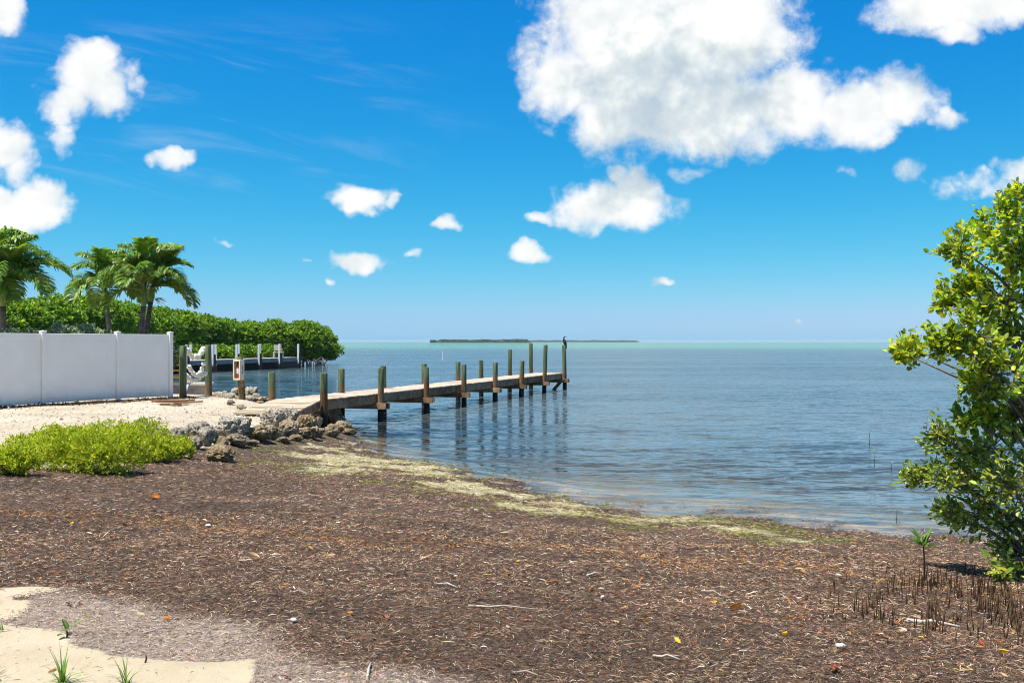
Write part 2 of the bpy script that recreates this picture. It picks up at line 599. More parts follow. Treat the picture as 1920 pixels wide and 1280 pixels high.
def axis(lo, hi, d0, centre, growth):
    """Coordinates fine (d0) at the centre, coarser away from it."""
    out = [centre[0]]
    x, d_ = centre[0], d0
    while x > lo:
        d_ = d_ * growth
        x -= d_
        out.append(x)
    a = out[::-1]
    x = centre[0]
    while x < centre[1]:
        x += d0
        a.append(x)
    d_ = d0
    while x < hi:
        d_ = d_ * growth
        x += d_
        a.append(x)
    return np.array(a)


def grid_faces(nx, ny):
    i = np.arange(nx - 1)[None, :] + np.arange(ny - 1)[:, None] * nx
    i = i.ravel()
    return np.stack([i, i + 1, i + nx + 1, i + nx], -1)


# ------------------------------------------------------------------ ground materials
gm, t, out = material('beach_ground')
pos = t.n('ShaderNodeNewGeometry').outputs['Position']
zr = t.sep_rgb(t.attr('Zone'))
sand_m, pad_m, bleach_m = zr[0], zr[1], zr[2]
zr2 = t.sep_rgb(t.attr('ZoneB'))
band_m, wet_m = zr2[0], zr2[1]
n1 = t.noise(pos, 3.0, 5, 0.6)
n2 = t.noise(pos, 40.0, 4, 0.65)
n3 = t.noise(pos, 160.0, 3, 0.6)
grain = t.noise(pos, 420.0, 2, 0.7)
sand_c = t.ramp(t.m('ADD', t.m('MULTIPLY', n1, .5), t.m('MULTIPLY', n3, .5)), [(.3, (.37, .285, .165)), (.5, (.47, .38, .245)), (.7, (.55, .46, .325))])
peb = t.voro(t.vm('MULTIPLY', pos, (1, 1, 1)), 26.0, 'F1', 'Color')
pebd = t.voro(pos, 26.0)
pebm = t.m('MULTIPLY', t.step(t.sep_rgb(peb)[0], .80, .86), t.step(pebd, .45, .30))
padc = t.ramp(t.m('ADD', t.m('MULTIPLY', n2, .5), t.m('MULTIPLY', t.noise(pos, .9, 4, .6), .5)), [(.30, (.27, .21, .135)), (.46, (.40, .325, .22)), (.62, (.50, .425, .31))])
padc = t.mix(t.m('MULTIPLY', pebm, .6), padc, t.ramp(t.sep_rgb(peb)[1], [(0, (.20, .16, .12)), (1, (.80, .76, .68))]))
# seagrass wrack: fine fibres in many tones under the real strands
f1v = t.noise(t.vm('MULTIPLY', pos, (60, 150, 60)), 1.0, 4, .7, 1.5)
f2v = t.noise(t.vm('MULTIPLY', pos, (170, 70, 60)), 1.0, 4, .7, 1.5)
fib = t.m('ADD', t.m('MULTIPLY', f1v, .5), t.m('MULTIPLY', f2v, .5))
wr = t.ramp(fib, [(.36, (.022, .014, .009)), (.47, (.060, .039, .026)), (.56, (.12, .082, .056)), (.69, (.27, .205, .145))])
wr = t.mix(t.m('MULTIPLY', t.step(t.noise(pos, .8, 3, .5), .48, .64), .35), wr, (.13, .075, .05))
bl = t.ramp(fib, [(.33, (.14, .10, .08)), (.5, (.31, .24, .19)), (.66, (.55, .46, .38))])
wr = t.mix(t.m('MULTIPLY', bleach_m, .85), wr, bl)
bandc = t.ramp(t.m('ADD', t.m('MULTIPLY', fib, .5), t.m('MULTIPLY', t.noise(t.vm('MULTIPLY', pos, (1.6, 2.2, 1)), 3.2, 6, .7), .5)),
               [(.36, (.06, .042, .028)), (.44, (.19, .155, .07)), (.51, (.36, .30, .16)), (.57, (.52, .45, .30))])
col = t.mix(t.step(t.m('ADD', band_m, t.m('MULTIPLY', t.m('SUBTRACT', n2, .5), .8)), .35, .65), wr, bandc)
col = t.mix(t.step(t.m('ADD', pad_m, t.m('MULTIPLY', t.m('SUBTRACT', n2, .5), .6)), .4, .6), col, padc)
col = t.mix(t.step(t.m('ADD', sand_m, t.m('MULTIPLY', t.m('SUBTRACT', fib, .5), 1.2)), .42, .60), col, sand_c)
# under water: pale sand with dark seagrass patches
zz = t.sep(pos)[2]
bed = t.ramp(t.noise(t.vm('MULTIPLY', pos, (.5, 1.3, 1)), 1.5, 5, .6), [(.36, (.085, .065, .042)), (.48, (.26, .205, .14)), (.60, (.50, .42, .31))])
col = t.mix(t.step(zz, .015, -.06), col, bed)
wetf = t.step(zz, .10, .0)
col = t.mix(t.m('MULTIPLY', wetf, .45), col, t.mix(1.0, col, (.45, .42, .40), 'MULTIPLY'))
hgt = t.m('ADD', t.m('MULTIPLY', fib, .6), t.m('MULTIPLY', grain, .15))
nb = t.bump(hgt, .7, .02)
principled(t, out, col, t.step(zz, .12, .0, .9, .45), .25, nb)
GROUND = gm

gz(0, 0)
xs, ys, Z = _H['x'], _H['y'], _H['z']
X, Y = np.meshgrid(xs, ys)
xf, yf, zf = X.ravel(), Y.ravel(), Z.ravel()
sz, pz, bz, az = zones(xf, yf, zf)
zcol = np.stack([sz, pz, bz], -1)
zcol2 = np.stack([az, np.clip(.1 - zf, 0, 1), np.zeros_like(zf)], -1)
gme = mesh_np('beach_ground', np.stack([xf, yf, zf], -1), grid_faces(len(xs), len(ys)), {'Zone': zcol, 'ZoneB': zcol2}, True)
tag(obj('beach_ground', gme, GROUND), kind='structure')

# ------------------------------------------------------------------ the sea
wm, t, out = material('sea_water')
pos = t.n('ShaderNodeNewGeometry').outputs['Position']
dep = t.sep_rgb(t.attr('Depth'))
depth, shoal, calm = dep[0], dep[1], dep[2]
# ripples as slopes, so that far water keeps its broken reflections
half = (0.5, 0.5, 0.5)
wa = t.vm('SUBTRACT', t.noise(t.vm('MULTIPLY', pos, (.8, 2.3, 1)), 1.0, 2, .5, .3, True), half)
wb = t.vm('SUBTRACT', t.noise(t.vm('ADD', t.vm('MULTIPLY', pos, (3.8, 10.5, 1)), (3, 7, 0)), 1.0, 3, .65, .4, True), half)
wc = t.vm('SUBTRACT', t.noise(t.vm('MULTIPLY', pos, (.10, .32, 1)), 1.0, 2, .5, 0, True), half)
gust = t.step(t.noise(t.vm('MULTIPLY', pos, (.02, .09, 1)), 1.0, 3, .6), .35, .62, .55, 1.0)
sl = t.vm('ADD', t.vm('ADD', t.vm('SCALE', wa, .95), t.vm('SCALE', wb, 1.5)), t.vm('SCALE', wc, .3))
sl = t.vm('MULTIPLY', t.vm('SCALE', sl, t.m('MULTIPLY', gust, calm)), (.6, 1.0, 0))
nb = t.vm('NORMALIZE', t.vm('ADD', sl, (0, 0, 1)))
deepc = t.mix(shoal, (.052, .082, .084), (.15, .31, .19))
patch = t.noise(t.vm('MULTIPLY', pos, (.012, .05, 1)), 1.0, 4, .6)
deepc = t.mix(t.m('MULTIPLY', t.step(patch, .45, .62), t.m('SUBTRACT', 1.0, shoal)), deepc, (.085, .12, .12))
body = t.n('ShaderNodeBsdfDiffuse')
t.put(body.inputs[0], deepc)
tr = t.n('ShaderNodeBsdfTransparent')
t.put(tr.inputs[0], t.mix(t.step(depth, 0, .35), (.98, .98, .96), (.78, .82, .70)))
under = t.n('ShaderNodeMixShader')
t.put(under.inputs[0], t.step(depth, .0, .9, 0, .96))
t.t.links.new(tr.outputs[0], under.inputs[1])
t.t.links.new(body.outputs[0], under.inputs[2])
gl = t.n('ShaderNodeBsdfGlossy')
t.put(gl.inputs['Roughness'], .04)
t.put(gl.inputs['Normal'], nb)
fr = t.n('ShaderNodeFresnel')
fr.inputs[0].default_value = 1.333
t.put(fr.inputs['Normal'], nb)
ms = t.n('ShaderNodeMixShader')
t.put(ms.inputs[0], fr.outputs[0])
t.t.links.new(under.outputs[0], ms.inputs[1])
t.t.links.new(gl.outputs[0], ms.inputs[2])
t.t.links.new(ms.outputs[0], out.inputs[0])
xs = axis(-14000, 14000, .5, (-25, 25), 1.09)
ys = axis(1.0, 14000, .5, (6, 60), 1.09)
X, Y = np.meshgrid(xs, ys)
xf, yf = X.ravel(), Y.ravel()
dz_ = np.where((np.abs(xf) < 120) & (yf < 150), -ground_z(np.clip(xf, -130, 80), np.clip(yf, -50, 148), False), 1.5)
sh_ = np.clip((np.hypot(xf, yf) - 150) / 330, 0, 1)
sh_ = sh_ * sh_ * (3 - 2 * sh_)
cm = np.clip(.18 + dz_ / .42, .1, 1)
wme = mesh_np('sea_water', np.stack([xf, yf, np.zeros_like(xf)], -1), grid_faces(len(xs), len(ys)), {'Depth': np.stack([np.clip(dz_, 0, 2), sh_, cm], -1)}, True)
tag(obj('sea_water', wme, wm), kind='structure')

# ------------------------------------------------------------------ materials for built things
def simple(name, color, rough=.6, spec=.4, var=.12, nscale=12.0, bump=.15, bdist=.01, stretch=(1, 1, 1), dark=None):
    """Painted or plain surface with faint grime and relief."""
    m, t, out = material(name)
    geo = t.n('ShaderNodeTexCoord').outputs['Object']
    v = t.vm('MULTIPLY', geo, stretch)
    n = t.noise(v, nscale, 5, .6)
    lo = tuple(c * (1 - var * 2.2) for c in color) if dark is None else dark
    hi = tuple(min(1, c * (1 + var)) for c in color)
    c = t.ramp(n, [(.32, lo), (.5, color), (.68, hi)])
    principled(t, out, c, rough, spec, t.bump(t.noise(v, nscale * 4, 4, .6), bump, bdist))
    return m


def wood(name, dark, mid, light, along, scale=9.0, knots=True, tide=None, rough=.8, top=None):
    """Weathered timber; 'along' squeezes the grain along the member in object space."""
    m, t, out = material(name)
    oi = t.n('ShaderNodeObjectInfo')
    rnd = oi.outputs['Random']
    geo = t.n('ShaderNodeTexCoord').outputs['Object']
    p = t.vm('ADD', geo, t.vm('SCALE', t.xyz(7.3, 3.1, 9.7), rnd))
    g1 = t.noise(t.vm('MULTIPLY', p, along), scale, 6, .65, .6)
    g2 = t.noise(p, 2.2, 3, .5)
    f = t.m('ADD', t.m('MULTIPLY', g1, .72), t.m('MULTIPLY', g2, .28))
    f = t.m('ADD', f, t.m('MULTIPLY', t.m('SUBTRACT', rnd, .5), .16))
    c = t.ramp(f, [(.33, dark), (.5, mid), (.68, light)])
    if knots:
        k = t.voro(t.vm('MULTIPLY', p, tuple(.35 + .65 * q if q < 1 else 1 for q in along)), 3.1)
        c = t.mix(t.step(k, .13, .05), c, tuple(q * .35 for q in dark))
    if top is not None or tide is not None:
        z = t.sep(t.n('ShaderNodeNewGeometry').outputs['Position'])[2]
        zz = t.m('ADD', z, t.m('MULTIPLY', t.m('SUBTRACT', g2, .5), .55))
        if top is not None:                      # green copper treatment that has worn away lower down
            gc = t.ramp(g1, [(.33, tuple(q * .45 for q in top)), (.5, top), (.68, tuple(min(1, q * 1.6) for q in top))])
            c = t.mix(t.m('MULTIPLY', t.step(zz, .92, 1.22), .88), c, gc)
        if tide is not None:                     # tide line: wet, fouled wood
            c = t.mix(t.step(zz, .52, .36), c, tide)
    principled(t, out, c, rough, .25, t.bump(g1, .5, .006))
    return m


M = {}
M['piling'] = wood('treated_piling_wood', (.055, .032, .014), (.155, .088, .036), (.30, .19, .085), (1, 1, .06), 26, True, (.014, .012, .009), .85, (.085, .125, .06))
M['deck'] = wood('deck_board_wood', (.27, .19, .125), (.47, .355, .25), (.62, .50, .38), (1, 1, 1), 5, False)
M['plank'] = wood('weathered_plank_wood', (.20, .135, .075), (.42, .325, .21), (.60, .50, .36), (.05, 1, 1), 24, False)
M['stringer'] = wood('brown_beam_wood', (.10, .052, .024), (.26, .15, .078), (.42, .29, .185), (1, 1, 1), 4, True)
M['debris'] = wood('brown_scrap_wood', (.10, .045, .02), (.24, .115, .055), (.40, .25, .13), (.06, 1, 1), 20, False)
M['tanwood'] = wood('tan_scrap_wood', (.25, .15, .06), (.45, .29, .13), (.60, .42, .22), (.06, 1, 1), 20, False)
vm_, t, out = material('white_vinyl')
geo = t.n('ShaderNodeNewGeometry').outputs['Position']
zv = t.sep(geo)[2]
gr = t.noise(t.vm('MULTIPLY', geo, (1, 1, .35)), 5.0, 5, .65)
c = t.ramp(t.noise(geo, 1.2, 4, .6), [(.35, (.84, .79, .70)), (.65, (.90, .85, .76))])
spl = t.m('MULTIPLY', t.step(t.m('ADD', zv, t.m('MULTIPLY', gr, .5)), 1.42, 1.02), .55)      # sand and rain splash near the ground
c = t.mix(spl, c, (.58, .50, .39))
c = t.mix(t.m('MULTIPLY', t.step(gr, .60, .74), .22), c, (.55, .53, .45))
principled(t, out, c, .42, .4, t.bump(t.noise(geo, 2.0, 2, .5), .08, .02))
M['vinyl'] = vm_
M['whitepost'] = simple('white_paint', (.74, .74, .72), .5, .4, .08, 5.0)
M['graydeck'] = simple('grey_dock_boards', (.26, .245, .225), .8, .2, .2, 3.0, .2, .01)
M['black'] = simple('black_rubber_and_shade', (.012, .012, .013), .6, .3)
M['yellow'] = simple('yellow_paint', (.85, .50, .03), .5, .4, .12, 8)
M['concrete'] = simple('seawall_concrete', (.42, .36, .31), .9, .2, .15, 6, .4, .01)
M['concretecap'] = simple('seawall_cap_concrete', (.66, .60, .53), .9, .2, .08, 6, .3, .01)
M['float'] = simple('cream_float_plastic', (.78, .73, .60), .5, .4, .10, 9, .2, .01)
M['rope'] = simple('grey_rope', (.22, .20, .17), .9, .1)
M['cream'] = simple('cream_box_plastic', (.76, .66, .44), .45, .4, .06, 6)
M['orange'] = simple('orange_box_face', (.74, .50, .24), .45, .4, .08, 6)
M['red'] = simple('red_enamel', (.50, .02, .02), .3, .5)
M['blue'] = simple('blue_print', (.06, .08, .22), .5, .4)
M['beige'] = simple('beige_bench_paint', (.52, .46, .38), .7, .3)
M['white'] = simple('white_plastic', (.78, .78, .77), .4, .4)
M['bird'] = simple('dark_feathers', (.022, .019, .018), .6, .35, .4, 60, .4, .01)
M['birdbeak'] = simple('bird_bill', (.30, .20, .08), .5, .3)
M['pvc'] = simple('bluish_white_pipe', (.55, .62, .72), .4, .4)

rm, t, out = material('coral_rock')
geo = t.n('ShaderNodeTexCoord').outputs['Object']
oi = t.n('ShaderNodeObjectInfo')
tone = t.sep_rgb(oi.outputs['Color'])
p = t.vm('ADD', geo, t.vm('SCALE', t.xyz(5.1, 9.3, 2.7), oi.outputs['Random']))
pit = t.voro(t.vm('ADD', p, t.vm('SCALE', t.noise(p, 5, 3, .6, col=True), .12)), 8.0)
n1 = t.noise(p, 2.3, 6, .65)
n2 = t.noise(p, 13.0, 4, .65)
stone = t.ramp(t.m('ADD', t.m('MULTIPLY', n1, .55), t.m('MULTIPLY', n2, .45)), [(.38, (.09, .072, .048)), (.45, (.37, .315, .225)), (.52, (.60, .53, .405)), (.62, (.78, .715, .58))])
brown = t.ramp(t.m('ADD', t.m('MULTIPLY', n1, .55), t.m('MULTIPLY', n2, .45)), [(.36, (.10, .06, .026)), (.45, (.31, .21, .10)), (.54, (.50, .36, .19)), (.64, (.64, .50, .32))])
z = t.sep(t.n('ShaderNodeNewGeometry').outputs['Position'])[2]
zz = t.m('ADD', z, t.m('MULTIPLY', t.m('SUBTRACT', n1, .5), .35))
c = t.mix(t.m('MAXIMUM', t.step(zz, .34, .14), tone[0]), stone, brown)
c = t.mix(t.step(t.m('ADD', pit, t.m('MULTIPLY', n2, .5)), .52, .34), c, t.mix(1.0, c, (.20, .17, .14), 'MULTIPLY'))
hgt = t.m('ADD', t.m('MULTIPLY', t.step(pit, 0, .4), .7), t.m('MULTIPLY', n2, .7))
principled(t, out, c, .95, .15, t.bump(hgt, 1.0, .09))
M['rock'] = rm


def foliage(name, trans=.35, rough=.45, spec=.4, tint=(1.25, 1.3, .6)):
    m, t, out = material(name)
    c = t.attr('Col')
    b = principled(t, None, c, rough, spec)
    tl = t.n('ShaderNodeBsdfTranslucent')
    t.put(tl.inputs[0], t.mix(1.0, c, tint, 'MULTIPLY'))
    ms = t.n('ShaderNodeMixShader')
    ms.inputs[0].default_value = trans
    t.t.links.new(b.outputs[0], ms.inputs[1])
    t.t.links.new(tl.outputs[0], ms.inputs[2])
    t.t.links.new(ms.outputs[0], out.inputs[0])
    return m


M['leaf'] = foliage('mangrove_leaf', .46)
M['shrubleaf'] = foliage('shrub_leaf', .35, .6, .25)
M['palmleaf'] = foliage('palm_leaflet', .40, .42, .45)
M['litter'] = foliage('dry_seagrass', .12, .85, .12, (1, 1, 1))
M['dryleaf'] = foliage('fallen_leaf_skin', .18, .6, .3, (1.2, 1, .8))
M['bark'] = wood('grey_bark', (.06, .048, .036), (.15, .125, .10), (.27, .235, .20), (1, 1, .25), 18, False)
M['palmbark'] = wood('palm_trunk_bark', (.055, .045, .04), (.125, .105, .09), (.22, .19, .165), (.3, .3, 3.0), 7, False)
M['crownshaft'] = simple('green_crownshaft', (.17, .24, .06), .5, .3, .15, 4, .1, .01, (1, 1, .2))
M['peg'] = wood('root_peg_wood', (.022, .012, .006), (.065, .034, .013), (.15, .09, .035), (1, 1, .2), 30, False)
M['stem'] = simple('green_stem', (.10, .14, .04), .6, .3)

_origin = {}


def origin(o):
    if o is None:
        return Vector((0, 0, 0))
    return Vector(o.location) + origin(o.parent)


def wpart(mb, name, mat, parent, smooth=False, angle=None):
    """Part built in world coordinates under a thing that is not turned."""
    me = mb.mesh(name, smooth, angle) if isinstance(mb, MB) else mb
    return obj(name, me, mat, parent, -origin(parent))


# ------------------------------------------------------------------ white vinyl fence
posts = [(-15.9, 16.7), (-14.9, 18.75), (-13.87, 20.85), (-12.82, 22.9), (-11.77, 24.98), (-10.73, 27.08), (-9.77, 28.45)]
fence = empty('vinyl_fence', (posts[-1][0], posts[-1][1], .77), 'long white vinyl privacy fence with square capped posts above the sand', 'fence')
for i, (x, y) in enumerate(posts):
    yaw = math.atan2(2.08, 1.04)
    R = Matrix.Rotation(yaw, 3, 'Z')
    b = MB().box((x, y, 1.71), (.127, .127, 1.86), R, .008)
    p_ = wpart(b, 'post', M['vinyl'], fence)
    cmb = MB()
    h = .069
    ring = lambda s, zc: [Vector((sx * s, sy * s, 0)) for sx, sy in ((-1, -1), (1, -1), (1, 1), (-1, 1))]
    V = [R @ q + Vector((x, y, 2.642)) for q in ring(h, 0)] + [R @ q + Vector((x, y, 2.665)) for q in ring(h, 0)] + [Vector((x, y, 2.682))]
    cmb.add(V, [(3, 2, 1, 0)] + [(k, (k + 1) % 4, (k + 1) % 4 + 4, k + 4) for k in range(4)] + [(4 + k, 4 + (k + 1) % 4, 8) for k in range(4)])
    wpart(cmb, 'cap', M['vinyl'], p_)
    if i + 1 < len(posts):
        a, b2 = Vector((x, y, 0)), Vector((*posts[i + 1], 0))
        d_ = (b2 - a).normalized()
        a, b2 = a + d_ * .064, b2 - d_ * .064
        up = Vector((0, 0, 1))
        pn = wpart(MB().beam(a + up * 1.72, b2 + up * 1.72, .024, 1.50), 'panel', M['vinyl'], fence)
        wpart(MB().beam(a + up * 2.53, b2 + up * 2.53, .045, .14, .006), 'top_rail', M['vinyl'], pn)
        wpart(MB().beam(a + up * .935, b2 + up * .935, .045, .17, .006), 'bottom_rail', M['vinyl'], pn)


# ------------------------------------------------------------------ pilings
def piling(x, y, top, bottom, r=.1, tilt=(0, 0), seed=0):
    rr = random.Random(seed)
    mb = MB()
    seg = 14
    n = 7
    V, F = [], []
    for k in range(n):
        f = k / (n - 1)
        z = bottom + (top - .012 - bottom) * f
        for s in range(seg):
            a = 2 * math.pi * s / seg
            q = r * (1.05 - .08 * f) * (1 + .03 * math.sin(3 * a + seed) + rr.uniform(-.018, .018))
            V.append((x + q * math.cos(a) + tilt[0] * (z - bottom), y + q * math.sin(a) + tilt[1] * (z - bottom), z))
    b = len(V)
    for s in range(seg):
        a = 2 * math.pi * s / seg
        V.append((x + r * .86 * math.cos(a) + tilt[0] * (top - bottom), y + r * .86 * math.sin(a) + tilt[1] * (top - bottom), top))
    for k in range(n):
        for s in range(seg):
            j = (s + 1) % seg
            F.append((k * seg + s, k * seg + j, (k + 1) * seg + j, (k + 1) * seg + s))
    F.append(tuple(range(b, b + seg)))
    F.append(tuple(reversed(range(seg))))
    return mb.add(V, F)


# ------------------------------------------------------------------ the wooden dock
T = Vector((.318, .948, 0)).normalized()
N_ = Vector((-T.y, T.x, 0))
F1 = Vector((-5.04, 26.7, 0))
STEP = Vector((1.093, 3.26, 0))
dock = empty('wooden_dock', F1, 'long narrow wooden dock on green topped pilings reaching into the bay', 'dock')
front_top = [1.55, 1.60, 1.545, 1.56, 1.57, 1.57, 2.24, 2.21]
back = [(-6.56, 27.28, 1.56), (-5.21, 30.4, 1.57), (-4.32, 33.6, 1.58), (-3.24, 36.9, 1.58), (-2.17, 40.2, 1.58), (-1.34, 43.5, 1.585), (-.12, 46.8, 2.02), (.95, 50.0, 2.32)]
for k in range(8):
    c = F1 + STEP * k
    tl = (random.uniform(-.022, .022), random.uniform(-.012, .012))
    if k == 6:
        tl = (.03, 0)
    wpart(piling(c.x - tl[0] * 1.9, c.y, front_top[k], -1.1, random.uniform(.094, .108), tl, k), 'piling', M['piling'], dock, True, .7)
    bx, by, bt = back[k]
    wpart(piling(bx, by, bt, -1.1, .1, (random.uniform(-.01, .01), 0), 20 + k), 'piling', M['piling'], dock, True, .7)
DECK_Z = .83
W0, W1 = .135, 1.50                       # deck from just inside the front pilings to just inside the rear ones
LEN = STEP.length * 7 + .12
yaw = math.atan2(N_.y, N_.x)
pm = [MB().box((0, 0, 0), (W1 - W0, .139, .038), None, .004).mesh('deck_plank') for _ in range(1)]
npl = int(LEN / .146)
for i in range(npl):
    c = F1 + T * (-.03 + .073 + i * .146) + N_ * ((W0 + W1) / 2 + random.uniform(-.012, .012)) + Vector((0, 0, DECK_Z - .019 + random.uniform(-.004, .004)))
    o = obj('plank', pm[0], M['deck'], dock, c - F1, (random.uniform(-.01, .01), random.uniform(-.006, .006), yaw + random.uniform(-.008, .008)))
up = Vector((0, 0, 1))
for k in range(7):
    for w, nm in ((W0 + .022, 'stringer'), (W1 - .022, 'stringer'), ((W0 + W1) / 2, 'stringer')):
        a = F1 + STEP * k + N_ * w + up * (.669 + random.uniform(-.012, .006))
        b2 = F1 + STEP * (k + 1) + N_ * w + up * (.669 + random.uniform(-.012, .006))
        wpart(MB().beam(a + T * .004, b2 - T * .004, .045, .238, .004), nm, M['stringer'], dock)
for k in range(1, 8):
    c = F1 + STEP * k
    e0 = c - N_ * .20
    bb = Vector((back[k][0], back[k][1], 0))
    e1 = c + N_ * ((bb - c).dot(N_) + .2)
    for s in (-1, 1):
        off = T * s * .128 + up * (.455 + random.uniform(-.015, .01))
        wpart(MB().beam(e0 + off - N_ * random.uniform(0, .1), e1 + off, .042, .18, .004), 'cross_beam', M['stringer'], dock)
c = F1 + STEP * 7
wpart(MB().beam(c + up * .60 - T * .15, c + N_ * .72 - up * .25 - T * .15, .045, .16), 'brace', M['stringer'], dock)
wpart(MB().beam(c + N_ * .08 - T * -.14 + up * .68, c + N_ * 1.55 - T * -.14 + up * .68, .042, .24), 'end_beam', M['stringer'], dock)

# the ramp from the sand up to the dock
L0, R0 = Vector((-6.80, 24.35, .665)), Vector((-5.32, 24.05, .655))
L1, R1 = Vector((-6.42, 26.98, .835)), Vector((-5.13, 26.58, .835))
ramp = empty('dock_ramp', (L0 + R0) / 2, 'sloping ramp of bleached planks leading from the sand up to the dock', 'ramp')
nr = 12
for i in range(nr):
    f0, f1_ = (i + .07) / nr, (i + .93) / nr
    a, b2, c2, d2 = L0.lerp(L1, f0), R0.lerp(R1, f0), R0.lerp(R1, f1_), L0.lerp(L1, f1_)
    j = up * random.uniform(-.006, .004)
    tpl = [q + j for q in (a, b2, c2, d2)]
    e = (b2 - a).normalized() * .02
    tpl = [tpl[0] - e, tpl[1] + e, tpl[2] + e, tpl[3] - e]
    mb = MB().add([q - up * .04 for q in tpl] + tpl, [(3, 2, 1, 0), (4, 5, 6, 7)] + [(k, (k + 1) % 4, (k + 1) % 4 + 4, k + 4) for k in range(4)])
    wpart(mb, 'plank', M['plank'], ramp)
for a, b2 in ((L0, L1), (R0, R1), (L0.lerp(R0, .5), L1.lerp(R1, .5))):
    s = (R0 - L0).normalized() * (.022 if a is L0 else -.022)
    wpart(MB().beam(a + s - up * .137, b2 + s - up * .137, .042, .19), 'stringer', M['stringer'], ramp)

# ------------------------------------------------------------------ posts on the bank, floats, extinguisher box
sw = [Vector((-22, 31.0, 0)), Vector((-9.72, 32.2, 0))]
wall = empty('seawall', (-9.72, 32.2, .3), 'low concrete seawall with a pale cap behind the fence end', 'wall')
wpart(MB().beam(sw[0] + up * .42, sw[1] + up * .42, .22, 1.14), 'wall_face', M['concrete'], wall)
wpart(MB().beam(sw[0] + up * 1.035 - Vector((0, .02, 0)), sw[1] + up * 1.035 - Vector((0, .02, 0)) + Vector((.05, .005, 0)), .38, .09, .01), 'cap', M['concretecap'], wall)

g1 = obj('mooring_post', piling(-9.50, 28.75, 2.28, .45, .1, (.004, 0), 41).mesh('mooring_post', True, .7), M['piling'])
tag(g1, 'green wooden post beside the fence end, left of the hanging floats', 'post')
g2 = obj('mooring_post', piling(-9.22, 30.3, 2.29, .35, .1, (-.015, 0), 42).mesh('mooring_post', True, .7), M['piling'])
tag(g2, 'brown footed wooden post right of the hanging white floats', 'post')
g3 = obj('mooring_post', piling(-8.28, 30.6, 1.93, .4, .1, (-.06, 0), 43).mesh('mooring_post', True, .7), M['piling'])
tag(g3, 'leaning green post carrying the fire extinguisher box', 'post')

# yellow rack behind the fence
yr = empty('yellow_rack', (-11.15, 32.25, 1.08), 'yellow painted rack of horizontal bars behind the fence end', 'rack')
for xx in (-11.75, -10.75):
    wpart(MB().box((xx, 32.24, 1.53), (.05, .05, .9), None, .004), 'upright', M['yellow'], yr)
for z, h in ((1.955, .06), (1.70, .16), (1.47, .05), (1.24, .06)):
    wpart(MB().box((-11.2, 32.19, z), (1.25, .045, h), None, .004), 'bar', M['yellow'], yr)


# garlands of floats hanging between the two posts
def float_mesh(seed):
    rr = random.Random(seed)
    V, F = [], []
    n, seg = 9, 12
    for k in range(n):
        f = k / (n - 1)
        th = math.pi * f
        for s in range(seg):
            a = 2 * math.pi * s / seg
            q = (math.sin(th) ** .8 if 0 < k < n - 1 else .001) * (1 + .05 * math.cos(4 * a + seed)) * rr.uniform(.97, 1.03)
            V.append((-math.cos(th), q * math.cos(a), q * math.sin(a)))
    for k in range(n - 1):
        for s in range(seg):
            j = (s + 1) % seg
            F.append((k * seg + s, k * seg + j, (k + 1) * seg + j, (k + 1) * seg + s))
    return MB().add(V, F).mesh('float', True)


FM = [float_mesh(s) for s in range(4)]
strands = [
    ([(351.5, 656), (354, 661), (359, 667), (366, 669), (373, 667), (378, 660), (381, 654)], .155, 'topmost of three garlands of cream floats hanging between the posts'),
    ([(355, 688), (358, 694), (363, 700), (369, 703), (375, 699), (379, 691), (382, 682)], .135, 'middle garland of cream floats sagging between the two posts'),
    ([(350, 704), (354, 709), (360, 713), (367, 713), (374, 709), (379, 703), (384, 700)], .135, 'lowest garland of cream floats sagging just above the seawall'),
]
for pts, rad, lab in strands:
    wp = [px(x, y, 29.0 + 1.1 * (x - 345) / 45) for x, y in pts]
    root = empty('float_garland', wp[0], lab, 'floats', 'garlands of floats between the posts')
    rp = [Vector(g1.location) + Vector((-9.42, 28.85, wp[0].z + .05))] + wp + [Vector((-9.22, 30.2, wp[-1].z + .06))]
    mb = MB().tube(rp, .012, 6)
    wpart(mb, 'rope', M['rope'], root)
    for k, q in enumerate(wp):
        d_ = (wp[min(k + 1, len(wp) - 1)] - wp[max(k - 1, 0)]).normalized()
        o = obj('float', FM[k % 4], M['float'], root, q - wp[0], d_.to_track_quat('X', 'Z').to_euler())
        sc_ = rad * random.uniform(.9, 1.1) * .5
        o.scale = (sc_ * 1.05, sc_ * (1.15 if k in (0, 1, 5, 6) else .95), sc_ * 1.1)

# fire extinguisher box on its post
bx0 = px(447.5, 693, 30.42)
R = Matrix.Rotation(math.radians(-24), 3, 'Z')
boxroot = empty('extinguisher_box', bx0, 'cream fire extinguisher box with a red bottle, mounted on a leaning post', 'box')


def rbox(c, size, bev=0.0):
    return MB().box(R @ Vector(c) + bx0, size, R, bev)


